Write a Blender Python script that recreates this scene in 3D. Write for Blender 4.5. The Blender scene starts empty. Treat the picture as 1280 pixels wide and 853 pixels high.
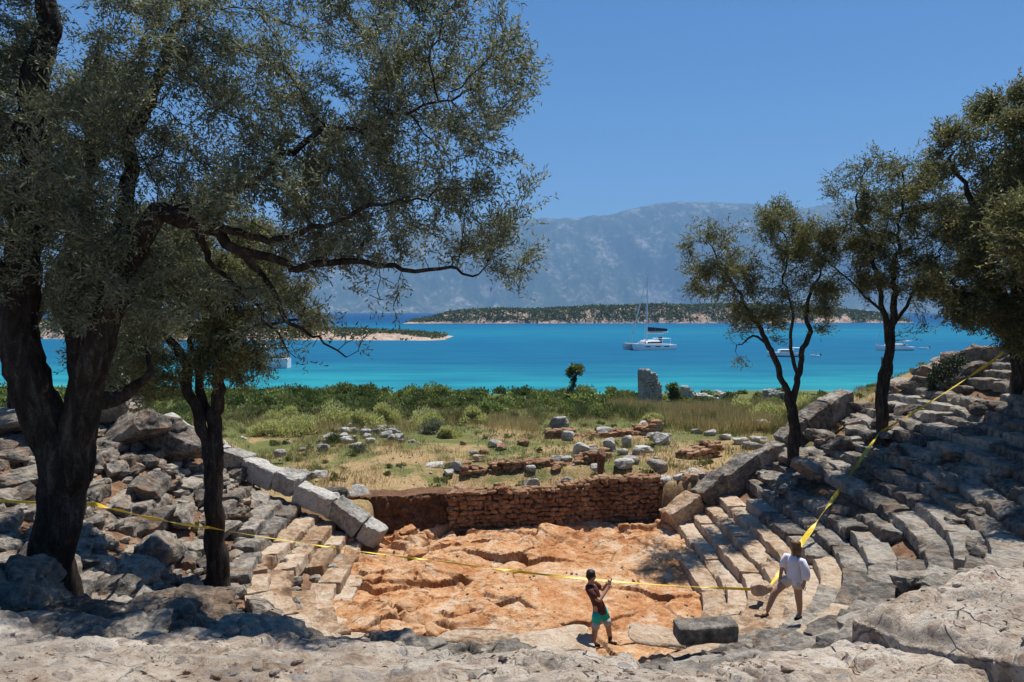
import bpy, math, random
import numpy as np
from mathutils import Vector, Matrix, Euler
R = math.radians
SC = bpy.context.scene
COL = SC.collection
# ------------------------------------------------------------------ camera, sky, sun, exposure
CAM = np.array([0.0, 0.0, 8.2]); PITCH = R(2.4); FPX = 870.0
cd = bpy.data.cameras.new('camera'); cam = bpy.data.objects.new('camera', cd); COL.objects.link(cam)
cam.location = CAM; cam.rotation_euler = (R(90) - PITCH, 0, 0)
cd.sensor_width = 36; cd.lens = 36 * FPX / 1280; cd.clip_start = 0.1; cd.clip_end = 60000
SC.camera = cam
SUN_EL, SUN_AZ = 69.0, 32.0          # azimuth measured from +Y towards +X
wd = bpy.data.worlds.new('World'); SC.world = wd; wd.use_nodes = True
wn = wd.node_tree; bg = wn.nodes['Background']
sk = wn.nodes.new('ShaderNodeTexSky'); sk.sky_type = 'NISHITA'; sk.sun_disc = False
sk.sun_elevation = R(SUN_EL); sk.sun_rotation = R(SUN_AZ); sk.altitude = 0
sk.air_density = 0.9; sk.dust_density = 0.0; sk.ozone_density = 4.0
hs = wn.nodes.new('ShaderNodeHueSaturation'); hs.inputs['Saturation'].default_value = 1.26; hs.inputs['Value'].default_value = 1.0
wn.links.new(sk.outputs[0], hs.inputs['Color']); wn.links.new(hs.outputs[0], bg.inputs[0]); bg.inputs[1].default_value = 0.070
sd = bpy.data.lights.new('sun', 'SUN'); sun = bpy.data.objects.new('sun', sd); COL.objects.link(sun)
sd.energy = 5.0; sd.angle = R(0.5); sd.color = (1.0, 0.95, 0.87)
_s = Vector((math.sin(R(SUN_AZ)) * math.cos(R(SUN_EL)), math.cos(R(SUN_AZ)) * math.cos(R(SUN_EL)), math.sin(R(SUN_EL))))
sun.rotation_euler = _s.to_track_quat('Z', 'Y').to_euler(); sun.location = (0, 0, 60)
vs = SC.view_settings; vs.view_transform = 'Standard'; vs.look = 'None'; vs.exposure = 0.65; vs.gamma = 1.0
SC.render.engine = 'CYCLES'
SC.cycles.max_bounces = 6; SC.cycles.transparent_max_bounces = 4; SC.cycles.volume_bounces = 0
rng = np.random.default_rng(7); random.seed(7)

# ------------------------------------------------------------------ maths helpers
def W(px, py, d):
    """the real point at distance d along +Y seen at a place of the 1280x853 photograph"""
    a = math.atan((py - 426.5) / FPX) + PITCH
    depth = d * math.cos(PITCH) + 0.0
    z = 8.2 - math.tan(a) * d
    dep = d * math.cos(PITCH) + (8.2 - z) * math.sin(PITCH)
    return np.array([(px - 640) / FPX * dep, d, z])
def smooth(a, b, x):
    t = np.clip((x - a) / (b - a), 0, 1); return t * t * (3 - 2 * t)
def _hash(ix, iy, iz, s):
    h = (ix.astype(np.int64) * 374761393 + iy.astype(np.int64) * 668265263 + iz.astype(np.int64) * 2147483647 + s * 974634777) & 0xffffffff
    h = ((h ^ (h >> 13)) * 1274126177) & 0xffffffff
    h = ((h ^ (h >> 16)) * 2246822519) & 0xffffffff
    return ((h ^ (h >> 15)) & 0xffffff) / float(0xffffff)
def vnoise(p, s=0):
    p = np.asarray(p, float); i = np.floor(p); f = p - i; f = f * f * f * (f * (f * 6 - 15) + 10); i = i.astype(np.int64)
    r = 0
    for dx in (0, 1):
        wx = f[:, 0] if dx else 1 - f[:, 0]
        for dy in (0, 1):
            wy = f[:, 1] if dy else 1 - f[:, 1]
            for dz in (0, 1):
                wz = f[:, 2] if dz else 1 - f[:, 2]
                r = r + wx * wy * wz * _hash(i[:, 0] + dx, i[:, 1] + dy, i[:, 2] + dz, s)
    return r * 2 - 1
def fbm(p, o=4, s=0, g=0.5):
    p = np.asarray(p, float); a = 1.0; t = 0; n = 0
    for k in range(o):
        t = t + a * vnoise(p * 2 ** k + 17.3 * k, s + k); n += a; a *= g
    return t / n
def fbm2(x, y, o=4, s=0, g=0.5):
    return fbm(np.stack([x, y, np.zeros_like(x)], 1), o, s, g)
def worley(p, s=0, vec=False):
    """distance to nearest and second nearest cell point, and the cell's random number"""
    i = np.floor(p).astype(np.int64); f1 = np.full(len(p), 9.0); f2 = np.full(len(p), 9.0); cid = np.zeros(len(p)); dl = np.zeros((len(p), 3))
    for dx in (-1, 0, 1):
        for dy in (-1, 0, 1):
            for dz in (-1, 0, 1):
                c = i + np.array([dx, dy, dz])
                q = np.stack([c[:, k] + _hash(c[:, 0], c[:, 1], c[:, 2], s + 11 * (k + 1)) for k in range(3)], 1)
                d = np.linalg.norm(q - p, axis=1); h = _hash(c[:, 0], c[:, 1], c[:, 2], s + 77)
                n = d < f1
                f2 = np.where(n, f1, np.minimum(f2, d)); cid = np.where(n, h, cid); dl = np.where(n[:, None], p - q, dl); f1 = np.where(n, d, f1)
    return (f1, f2, cid, dl) if vec else (f1, f2, cid)

# ------------------------------------------------------------------ mesh helpers
def mesh_np(name, V, F, mat=None, smooth_=False, attr=None):
    """one mesh from vertices and a list of face index arrays (tris or quads)"""
    me = bpy.data.meshes.new(name); V = np.asarray(V, np.float32)
    if not isinstance(F, (list, tuple)): F = [F]
    F = [np.asarray(f, np.int32) for f in F if len(f)]
    me.vertices.add(len(V)); me.vertices.foreach_set('co', V.ravel())
    nl = sum(f.size for f in F); npoly = sum(len(f) for f in F)
    me.loops.add(nl); me.polygons.add(npoly)
    me.loops.foreach_set('vertex_index', np.concatenate([f.ravel() for f in F]))
    tot = np.concatenate([np.full(len(f), f.shape[1], np.int32) for f in F]); st = np.concatenate([[0], np.cumsum(tot)[:-1]]).astype(np.int32)
    me.polygons.foreach_set('loop_start', st)
    me.polygons.foreach_set('use_smooth', np.full(npoly, bool(smooth_)))
    me.update(calc_edges=True)
    for k, v in (attr or {}).items():
        a = me.attributes.new(k, 'FLOAT', 'POINT'); a.data.foreach_set('value', np.asarray(v, np.float32))
    if mat: me.materials.append(mat)
    me.validate()
    return me
def obj(name, me, parent=None, loc=(0, 0, 0)):
    o = bpy.data.objects.new(name, me); COL.objects.link(o); o.location = loc
    if parent is not None: o.parent = parent
    return o
def tag(o, label, cat=None, group=None, kind=None):
    if label: o['label'] = label
    if cat: o['category'] = cat
    if group: o['group'] = group
    if kind: o['kind'] = kind
    return o
def thing(name, label, cat, loc=(0, 0, 0), group=None, rz=0.0):
    o = bpy.data.objects.new(name, None); COL.objects.link(o); o.location = loc; o.rotation_euler = (0, 0, rz); o.empty_display_size = 0.2
    return tag(o, label, cat, group)
def copy_tree(o, parent=None):
    c = o.copy(); COL.objects.link(c)
    if parent is not None: c.parent = parent
    for ch in [k for k in bpy.data.objects if k.parent == o]: copy_tree(ch, c)
    return c
class MB:
    """collects pieces, builds them as one mesh"""
    def __init__(s): s.V = []; s.F = {}; s.n = 0; s.A = []
    def add(s, V, F, a=0.0):
        V = np.asarray(V, float)
        if not isinstance(F, (list, tuple)) or (len(F) and np.isscalar(F[0])): F = [F]
        for f in F:
            f = np.asarray(f, np.int64)
            if len(f): s.F.setdefault(f.shape[1], []).append(f + s.n)
        s.V.append(V); s.n += len(V); s.A.append(np.full(len(V), a) if np.isscalar(a) else np.asarray(a))
    def mesh(s, name, mat=None, smooth_=False):
        return mesh_np(name, np.concatenate(s.V), [np.concatenate(v) for v in s.F.values()], mat, smooth_, {'tint': np.concatenate(s.A)})
_bg = {}
def boxgrid(nx, ny, nz):
    k = (nx, ny, nz)
    if k in _bg: return _bg[k]
    idx = {}; V = []; F = []
    def vid(i, j, l):
        if (i, j, l) not in idx:
            idx[(i, j, l)] = len(V); V.append((2 * i / nx - 1, 2 * j / ny - 1, 2 * l / nz - 1))
        return idx[(i, j, l)]
    for l, fl in ((0, 1), (nz, 0)):
        for i in range(nx):
            for j in range(ny):
                q = [vid(i, j, l), vid(i + 1, j, l), vid(i + 1, j + 1, l), vid(i, j + 1, l)]; F.append(q[::-1] if fl else q)
    for j, fl in ((0, 0), (ny, 1)):
        for i in range(nx):
            for l in range(nz):
                q = [vid(i, j, l), vid(i + 1, j, l), vid(i + 1, j, l + 1), vid(i, j, l + 1)]; F.append(q[::-1] if fl else q)
    for i, fl in ((0, 1), (nx, 0)):
        for j in range(ny):
            for l in range(nz):
                q = [vid(i, j, l), vid(i, j + 1, l), vid(i, j + 1, l + 1), vid(i, j, l + 1)]; F.append(q[::-1] if fl else q)
    _bg[k] = (np.array(V), np.array(F)); return _bg[k]
def rbox(sx, sy, sz, b=0.03, n=(4, 3, 3)):
    """rounded box of full size sx,sy,sz centred on the origin"""
    V, F = boxgrid(*n); h = np.array([sx, sy, sz]) / 2; b = min(b, h.min() * 0.98)
    e = np.sign(V) * np.abs(V) ** 0.75
    p = e * h; inner = np.clip(p, -(h - b), h - b); d = p - inner
    L = np.linalg.norm(d, axis=1, keepdims=True); d = np.where(L > 1e-9, d / np.maximum(L, 1e-9) * b, 0)
    return inner + d, F
def box(x0, x1, y0, y1, z0, z1, b=0.0):
    if b: 
        V, F = rbox(x1 - x0, y1 - y0, z1 - z0, b, (4, 4, 4)); return V + np.array([(x0 + x1) / 2, (y0 + y1) / 2, (z0 + z1) / 2]), F
    V, F = boxgrid(1, 1, 1); return V * np.array([(x1 - x0) / 2, (y1 - y0) / 2, (z1 - z0) / 2]) + np.array([(x0 + x1) / 2, (y0 + y1) / 2, (z0 + z1) / 2]), F
def rock(size, seed, n=7, power=3.2, chops=5, rough=0.06, amp=0.16):
    """an angular weathered boulder"""
    g = np.random.default_rng(seed); V, F = boxgrid(n, n, n)
    q = np.tan(V * 0.72) / np.tan(0.72)
    p = q / (np.sum(np.abs(q) ** power, axis=1) ** (1 / power))[:, None]
    for _ in range(chops):
        nr = g.normal(size=3); nr /= np.linalg.norm(nr); o = g.uniform(0.62, 0.9)
        t = p @ nr - o; p = p - np.where(t > 0, t, 0)[:, None] * nr
    p = p * (1 + amp * fbm(p * 1.3 + seed * 3.1, 2, seed)[:, None])
    p = p * np.asarray(size) / 2
    s = float(np.mean(size))
    nn = p / np.maximum(np.linalg.norm(p, axis=1, keepdims=True), 1e-6)
    p = p + nn * (rough * s * fbm(p / s * 5 + seed, 3, seed + 5, 0.6))[:, None]
    return p, F
def rot(V, rx=0, ry=0, rz=0):
    return V @ np.array(Euler((rx, ry, rz)).to_matrix()).T
def tube(P, rad, k=6, cap=True):
    P = np.asarray(P, float); n = len(P); rad = np.broadcast_to(np.asarray(rad, float), (n,))
    T = np.gradient(P, axis=0); T /= np.maximum(np.linalg.norm(T, axis=1, keepdims=True), 1e-9)
    u = np.cross(T[0], [0.31, 0.2, 0.93]); u /= max(np.linalg.norm(u), 1e-9); U = []
    for t in T:
        u = u - t * (u @ t); u /= max(np.linalg.norm(u), 1e-9); U.append(u)
    U = np.array(U); B = np.cross(T, U); a = np.arange(k) * 2 * math.pi / k
    V = (P[:, None] + rad[:, None, None] * (np.cos(a)[None, :, None] * U[:, None] + np.sin(a)[None, :, None] * B[:, None])).reshape(-1, 3)
    i = np.arange(n - 1)[:, None] * k; j = np.arange(k)[None]; j2 = (j + 1) % k
    F = np.stack([i + j, i + j2, i + k + j2, i + k + j], 2).reshape(-1, 4)
    if not cap: return V, [F]
    V = np.vstack([V, P[0], P[-1]]); m = n * k
    c = np.arange(k); c2 = (c + 1) % k
    return V, [F, np.concatenate([np.stack([c2, c, np.full(k, m)], 1), np.stack([c + (n - 1) * k, c2 + (n - 1) * k, np.full(k, m + 1)], 1)])]

# ------------------------------------------------------------------ materials
def nd(nt, t, ins=None, **props):
    n = nt.nodes.new(t)
    for k, v in props.items(): setattr(n, k, v)
    for k, v in (ins or {}).items():
        if isinstance(v, bpy.types.NodeSocket): nt.links.new(v, n.inputs[k])
        else: n.inputs[k].default_value = v
    return n
def new_mat(name, rough=0.9, spec=0.25):
    m = bpy.data.materials.new(name); m.use_nodes = True; nt = m.node_tree; b = nt.nodes['Principled BSDF']
    b.inputs['Roughness'].default_value = rough; b.inputs['Specular IOR Level'].default_value = spec
    return m, nt, b
def c4(c): return (c[0], c[1], c[2], 1)
def ramp(nt, fac, stops, interp='LINEAR'):
    r = nd(nt, 'ShaderNodeValToRGB', {0: fac}); r.color_ramp.interpolation = interp; e = r.color_ramp.elements
    while len(e) < len(stops): e.new(0.5)
    for k, (p, c) in enumerate(stops): e[k].position = p; e[k].color = c4(c) if not np.isscalar(c) else (c, c, c, 1)
    return r.outputs[0]
def noise(nt, vec, scale, detail=6, rough=0.6, dist=0.0):
    return nd(nt, 'ShaderNodeTexNoise', {'Vector': vec, 'Scale': scale, 'Detail': detail, 'Roughness': rough, 'Distortion': dist}).outputs['Fac']
def mix(nt, f, a, b, mode='MIX'):
    n = nd(nt, 'ShaderNodeMix', data_type='RGBA', blend_type=mode)
    for k, v in ((0, f), (6, a), (7, b)):
        if isinstance(v, bpy.types.NodeSocket): nt.links.new(v, n.inputs[k])
        else: n.inputs[k].default_value = c4(v) if not np.isscalar(v) else v
    return n.outputs[2]
def math_(nt, op, a, b=0.0, c=None):
    d = {0: a, 1: b}
    if c is not None: d[2] = c
    return nd(nt, 'ShaderNodeMath', d, operation=op).outputs[0]
def pos(nt): return nd(nt, 'ShaderNodeNewGeometry').outputs['Position']
def attr(nt, name): return nd(nt, 'ShaderNodeAttribute', attribute_name=name).outputs['Fac']
def bump(nt, b, h, strength=0.6, dist=0.03):
    n = nd(nt, 'ShaderNodeBump', {'Height': h, 'Strength': strength, 'Distance': dist}); nt.links.new(n.outputs[0], b.inputs['Normal'])
def plain(name, col, rough=0.6, spec=0.3, var=0.12, scale=6.0, metal=0.0):
    m, nt, b = new_mat(name, rough, spec); b.inputs['Metallic'].default_value = metal
    tc = nd(nt, 'ShaderNodeTexCoord').outputs['Object']
    f = noise(nt, tc, scale, 4)
    c = np.array(col); nt.links.new(ramp(nt, f, [(0.3, c * (1 - var)), (0.7, np.minimum(c * (1 + var), 1))]), b.inputs['Base Color'])
    return m
def rockmat(name, dark, mid, light, stain, stain_amt=0.4, scale=1.0, lichen=0.5, bdist=0.05):
    m, nt, b = new_mat(name, 0.92, 0.15); p = pos(nt)
    rnd = nd(nt, 'ShaderNodeObjectInfo').outputs['Random']
    n1 = noise(nt, p, 0.9 * scale, 8, 0.62, 0.4); n2 = noise(nt, p, 5.5 * scale, 8, 0.7); n3 = noise(nt, p, 13 * scale, 7, 0.75); n4 = noise(nt, p, 2.3 * scale, 5, 0.6)
    f = math_(nt, 'ADD', math_(nt, 'MULTIPLY', n1, 0.45), math_(nt, 'MULTIPLY', n2, 0.55))
    f = math_(nt, 'ADD', f, math_(nt, 'MULTIPLY_ADD', rnd, 0.16, -0.08))
    c = ramp(nt, f, [(0.40, dark), (0.495, mid), (0.60, light)])
    c = mix(nt, math_(nt, 'MULTIPLY', ramp(nt, n4, [(0.48, 0.0), (0.66, 1.0)]), stain_amt), c, stain)
    sp = ramp(nt, n3, [(0.36, 1.0), (0.47, 0.0)])
    c = mix(nt, math_(nt, 'MULTIPLY', sp, lichen), c, np.array(dark) * 0.55)
    nt.links.new(c, b.inputs['Base Color'])
    h = math_(nt, 'ADD', math_(nt, 'MULTIPLY', n2, 1.0), math_(nt, 'MULTIPLY', n3, 0.45))
    bump(nt, b, h, 1.0, bdist * 2.4)
    return m
M = {}
M['lime'] = rockmat('grey_limestone', (0.09, 0.082, 0.074), (0.235, 0.215, 0.188), (0.45, 0.41, 0.35), (0.34, 0.22, 0.13), 0.45)
M['rubble'] = rockmat('weathered_rubble', (0.068, 0.064, 0.060), (0.205, 0.185, 0.158), (0.44, 0.395, 0.33), (0.40, 0.25, 0.15), 0.5)
M['tan'] = rockmat('excavated_limestone', (0.28, 0.18, 0.11), (0.52, 0.39, 0.27), (0.66, 0.55, 0.43), (0.46, 0.25, 0.13), 0.5, 1.3, 0.25)
M['white'] = rockmat('pale_limestone', (0.24, 0.23, 0.21), (0.46, 0.44, 0.40), (0.62, 0.60, 0.55), (0.44, 0.32, 0.21), 0.3, 1.4)
M['wall'] = rockmat('wall_stone', (0.22, 0.12, 0.065), (0.44, 0.28, 0.17), (0.62, 0.47, 0.34), (0.46, 0.20, 0.08), 0.6, 2.2, 0.3)
M['orange'] = rockmat('orange_rock', (0.34, 0.14, 0.055), (0.50, 0.25, 0.11), (0.62, 0.40, 0.23), (0.45, 0.17, 0.06), 0.6, 1.2, 0.25)
M['earth'] = rockmat('red_earth', (0.10, 0.05, 0.028), (0.19, 0.10, 0.055), (0.28, 0.17, 0.10), (0.26, 0.11, 0.05), 0.6, 2.5, 0.5)
# ------------------------------------------------------------------ the lie of the land
CX, CY, R0, STEP = 0.3, 19.8, 5.1, 0.55
SEA = -3.15
def rad(x, y): return np.where(y < CY, np.hypot(x - CX, y - CY), np.abs(x - CX))
def slope(x, y): return 0.50 + 0.045 * smooth(0.3, 1.0, np.clip((CY - y) / np.maximum(rad(x, y), 0.1), 0, 1))
def zcav(x, y, r=None):
    r = rad(x, y) if r is None else r
    return 0.35 + slope(x, y) * (r - R0)
def yend(x): return np.where(x > CX, 24.9 + 0.28 * (x - 5.4), 23.2 + 0.23 * (-4.3 - x))
def ywall(x): return np.where(x > -2.3, 24.95 + 0.13 * (x + 2.2), 25.45)
def hfield(x, y):
    h = 1.45 + 0.35 * smooth(-2, 5, x) * smooth(34, 26, y) + 0.25 * fbm2(x * 0.16, y * 0.16, 3, 3) + 0.07 * fbm2(x * 0.9, y * 0.9, 3, 4)
    h = h - 0.45 * smooth(25.5, 26.3, y) * smooth(29.3, 28.4, y) * smooth(-4, -2, x) * smooth(6.5, 5, x)
    sh = 61 + 5 * fbm2(x * 0.05, y * 0 + 3, 2, 9)
    return h - 0.5 * smooth(40, 58, y) - 7.5 * smooth(sh, sh + 24, y)
def smooth_(a, b, x): return smooth(a, b, x)
def height(x, y):
    x = np.asarray(x, float); y = np.asarray(y, float)
    zm = 6.45 + 0.7 * smooth(6, 14, x) - 1.75 * smooth(7, 12, -x)
    zc = np.minimum(zcav(x, y), zm)
    hc = zc - 0.42 + 0.10 * fbm2(x * 0.8, y * 0.8, 4, 21) + 0.05 * fbm2(x * 3.1, y * 3.1, 3, 22)
    hf = hfield(x, y)
    hill = zc - 0.5 - np.where(x > 0, 0.30, 0.26) * np.maximum(y - yend(x), 0) + 0.2 * fbm2(x * 0.5, y * 0.5, 3, 25)
    hill = np.where(np.abs(x - CX) > 10.5, hill * smooth(10.5, 13.5, np.abs(x - CX)), -9) 
    out = np.maximum(hf, np.where(y < 46, hill, -9))
    m = smooth(0.0, 0.7, y - yend(x))
    h = hc * (1 - m) + out * m
    # the excavated orchestra, cut down in front of the stage wall
    pit = -0.5
    inside = (np.abs(x - CX) < 5.35) | ((x < 0) & (x > -5.0))
    wl = ywall(x) + 0.12 * fbm2(x * 2.2, y * 0, 2, 30)
    hp = pit + (hf - pit) * smooth(0, 0.3, y - wl)
    k = smooth(5.45, 4.95, np.abs(x - CX)) * (y > 13)
    near = np.where(y < CY, smooth(5.3, 4.8, rad(x, y)), k)
    h = h * (1 - near) + hp * near
    return h
def hgt(x, y): return float(height(np.array([x]), np.array([y]))[0])
def grid_mesh(name, xs, ys, fz, mat, attrs=None, smooth_=True):
    X, Y = np.meshgrid(xs, ys, indexing='ij'); X = X.ravel(); Y = Y.ravel(); Z = fz(X, Y)
    nx, ny = len(xs), len(ys)
    i = (np.arange(nx - 1)[:, None] * ny + np.arange(ny - 1)[None]).ravel()
    F = np.stack([i, i + ny, i + ny + 1, i + 1], 1)
    at = {k: f(X, Y, Z) for k, f in (attrs or {}).items()}
    return mesh_np(name, np.stack([X, Y, Z], 1), F, mat, smooth_, at)

m, nt, b = new_mat('ground_soil', 0.95, 0.1); p = pos(nt)
n1 = noise(nt, p, 0.35, 6, 0.6, 0.3); n2 = noise(nt, p, 2.4, 8, 0.7); n3 = noise(nt, p, 14, 8, 0.75)
soil = ramp(nt, n2, [(0.3, (0.085, 0.045, 0.026)), (0.5, (0.18, 0.10, 0.058)), (0.7, (0.30, 0.21, 0.14))])
grit = nd(nt, 'ShaderNodeTexVoronoi', {'Vector': p, 'Scale': 9.0, 'Randomness': 1.0})
soil = mix(nt, ramp(nt, math_(nt, 'ADD', grit.outputs['Distance'], math_(nt, 'MULTIPLY', n2, 0.5)), [(0.34, 0.8), (0.44, 0.0)]), soil, (0.30, 0.27, 0.23))
dry = ramp(nt, n3, [(0.36, (0.17, 0.105, 0.05)), (0.5, (0.31, 0.215, 0.105)), (0.64, (0.45, 0.34, 0.195))])
grn = ramp(nt, n3, [(0.3, (0.045, 0.065, 0.018)), (0.7, (0.14, 0.17, 0.05))])
gp = math_(nt, 'ADD', math_(nt, 'MULTIPLY', n1, 0.75), math_(nt, 'MULTIPLY', n2, 0.25))
fld = mix(nt, ramp(nt, math_(nt, 'ADD', gp, attr(nt, 'lush')), [(0.46, 0.0), (0.56, 0.9)]), dry, grn)
fld = mix(nt, ramp(nt, n2, [(0.60, 0.0), (0.72, 0.6)]), fld, (0.30, 0.16, 0.08))
nt.links.new(mix(nt, attr(nt, 'field'), soil, fld), b.inputs['Base Color'])
bump(nt, b, math_(nt, 'ADD', n2, math_(nt, 'MULTIPLY', n3, 0.5)), 0.9, 0.06)
M['ground'] = m
def steps(*seg):
    out = [np.arange(a, c, s) for a, c, s in seg]; return np.unique(np.concatenate(out + [[seg[-1][1]]]))
gx = steps((-140, -50, 4), (-50, -20, 0.7), (-20, 20, 0.17), (20, 50, 0.7), (50, 140, 4))
gy = steps((-30, -6, 2), (-6, 33, 0.17), (33, 64, 0.55), (64, 110, 3))
gfield = lambda X, Y, Z: smooth(0.1, 0.9, Y - yend(X)) * np.where(np.abs(X - CX) < 5.3, smooth(0.05, 0.5, Y - ywall(X)), 1)
glush = lambda X, Y, Z: 0.22 * smooth(36, 48, Y) + 0.05 * smooth(-2, -9, X) - 0.06 * smooth(34, 27, Y)
tag(obj('ground', grid_mesh('ground', gx, gy, height, M['ground'], {'field': gfield, 'lush': glush})), None, kind='structure')

# ---- the orchestra: bare orange bedrock, broken plates rising towards the stage wall
def plates(x, y, sx, sy, sd_, tilt):
    wx = x + 0.35 * fbm2(x * 0.7, y * 0.7, 3, sd_); wy = y + 0.35 * fbm2(x * 0.7 + 9, y * 0.7, 3, sd_ + 1)
    f1, f2, cid, dl = worley(np.stack([wx * sx, wy * sy, np.zeros_like(x)], 1), sd_, True)
    h2 = (cid * 7.31) % 1.0; h3 = (cid * 13.7) % 1.0
    return cid - 0.5 + tilt * ((h2 - 0.5) * dl[:, 0] / sx + (h3 - 0.35) * dl[:, 1] / sy), f2 - f1, cid
def horch(x, y):
    base = 0.10 + 0.20 * fbm2(x * 0.3, y * 0.3, 3, 53) + 0.22 * smooth(20.5, 24, y) + 0.10 * smooth(16.5, 14.8, y)
    rough = 0.30 + 0.50 * smooth(1.0, -3.0, x + 0.5 * (y - 20)) + 0.45 * smooth(21.8, 23.8, y) + 0.25 * smooth(16.8, 15.2, y)
    a, ea, _ = plates(x, y, 0.36, 0.70, 5, 1.1); b_, eb, cb = plates(x, y, 0.95, 1.7, 6, 1.5); c_, ec, cc = plates(x, y, 2.4, 3.4, 7, 1.5)
    pit = smooth(0.12, 0.5, fbm2(x * 0.8, y * 1.1, 3, 58))
    h = 0.42 * a + 0.32 * b_ * rough + 0.09 * c_ * (cc > 0.35) - 0.10 * (1 - smooth(0, 0.05, ea)) - 0.07 * (1 - smooth(0, 0.06, eb)) * (cb > 0.5) - 0.16 * pit
    return base + rough * h + 0.045 * fbm2(x * 3, y * 3, 4, 55) + 0.02 * fbm2(x * 9, y * 9, 3, 56)
m, nt, b = new_mat('orchestra_bedrock', 0.92, 0.12); p = pos(nt)
n1 = noise(nt, p, 0.55, 8, 0.65, 0.5); n2 = noise(nt, p, 3.2, 8, 0.7, 0.3); n3 = noise(nt, p, 17, 8, 0.75)
f = math_(nt, 'ADD', math_(nt, 'MULTIPLY', n1, 0.5), math_(nt, 'MULTIPLY', n2, 0.5))
c = ramp(nt, f, [(0.36, (0.32, 0.12, 0.045)), (0.45, (0.50, 0.235, 0.10)), (0.53, (0.61, 0.36, 0.19)), (0.64, (0.70, 0.51, 0.35))])
c = mix(nt, ramp(nt, n3, [(0.38, 0.7), (0.47, 0.0)]), c, (0.20, 0.085, 0.04))
c = mix(nt, ramp(nt, noise(nt, p, 1.3, 7, 0.7, 0.3), [(0.53, 0.0), (0.62, 0.75)]), c, (0.66, 0.52, 0.38))
c = mix(nt, ramp(nt, noise(nt, nd(nt, 'ShaderNodeVectorMath', {0: p, 1: (31, 7, 3)}, operation='ADD').outputs[0], 1.7, 8, 0.75, 0.4), [(0.56, 0.0), (0.66, 0.8)]), c, (0.25, 0.125, 0.06))
c = mix(nt, ramp(nt, attr(nt, 'crack'), [(0.1, 0.5), (0.7, 0.0)]), c, (0.16, 0.07, 0.03))
nt.links.new(c, b.inputs['Base Color']); bump(nt, b, math_(nt, 'ADD', n2, math_(nt, 'MULTIPLY', n3, 0.6)), 1.0, 0.09)
def crk(x, y, z):
    _, ea, _ = plates(x, y, 0.36, 0.70, 5, 1.1); return smooth(0.0, 0.05, ea)
tag(obj('orchestra_floor', grid_mesh('orchestra_floor', np.arange(-5.6, 6.1, 0.045), np.arange(14.0, 26.1, 0.045),
    lambda X, Y: np.where((rad(X, Y) > 5.4) & (Y < CY), -0.6, horch(X, Y)), m, {'crack': crk}, False)), None, kind='structure')

# ---- sea
m, nt, b = new_mat('sea_water', 0.25, 0.12); p = pos(nt)
sx = nd(nt, 'ShaderNodeSeparateXYZ', {0: p})
n1 = nd(nt, 'ShaderNodeTexNoise', {'Vector': nd(nt, 'ShaderNodeMapping', {'Vector': p, 'Scale': (0.006, 0.014, 1)}).outputs[0], 'Scale': 1.0, 'Detail': 4, 'Distortion': 0.6}).outputs['Fac']
n0 = nd(nt, 'ShaderNodeTexNoise', {'Vector': nd(nt, 'ShaderNodeMapping', {'Vector': p, 'Scale': (0.05, 0.16, 1)}).outputs[0], 'Scale': 1.0, 'Detail': 5}).outputs['Fac']
dist = math_(nt, 'ADD', sx.outputs['Y'], math_(nt, 'MULTIPLY', math_(nt, 'SUBTRACT', n1, 0.5), math_(nt, 'MULTIPLY', sx.outputs['Y'], 0.9)))
lg = math_(nt, 'DIVIDE', math_(nt, 'LOGARITHM', math_(nt, 'MAXIMUM', dist, 40.0), 10.0), 4.0)      # log10(distance)/4
c = ramp(nt, lg, [(0.50, (0.040, 0.31, 0.31)), (0.525, (0.018, 0.22, 0.27)), (0.55, (0.010, 0.115, 0.205)), (0.60, (0.007, 0.112, 0.215)), (0.645, (0.010, 0.165, 0.25)), (0.69, (0.004, 0.105, 0.21)), (0.74, (0.001, 0.045, 0.135)), (1.0, (0.001, 0.035, 0.12))])
c = mix(nt, ramp(nt, n0, [(0.38, 0.0), (0.66, 0.5)]), c, (0.004, 0.075, 0.18))
nt.links.new(c, b.inputs['Base Color'])
w1 = nd(nt, 'ShaderNodeTexNoise', {'Vector': nd(nt, 'ShaderNodeMapping', {'Vector': p, 'Scale': (0.55, 1.3, 1)}).outputs[0], 'Scale': 1.0, 'Detail': 5, 'Roughness': 0.65}).outputs['Fac']
bp = nd(nt, 'ShaderNodeBump', {'Height': w1, 'Strength': 0.5, 'Distance': 0.5}).outputs[0]
df = nd(nt, 'ShaderNodeBsdfDiffuse', {'Color': c, 'Normal': bp}); gl = nd(nt, 'ShaderNodeBsdfGlossy', {'Roughness': 0.2, 'Normal': bp})
mx = nd(nt, 'ShaderNodeMixShader', {0: 0.08, 1: df.outputs[0], 2: gl.outputs[0]}); nt.links.new(mx.outputs[0], nt.nodes['Material Output'].inputs['Surface'])
M['sea'] = m
sv = []; sf = []
sxs = np.array([-11500, -3000, -600, -140, -60, 0, 60, 140, 600, 3000, 11500.]); sys_ = np.array([56, 80, 120, 200, 400, 800, 2000, 5000, 9000.])
tag(obj('sea', grid_mesh('sea', sxs, sys_, lambda X, Y: np.full_like(X, SEA), m)), None, kind='structure')

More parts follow.
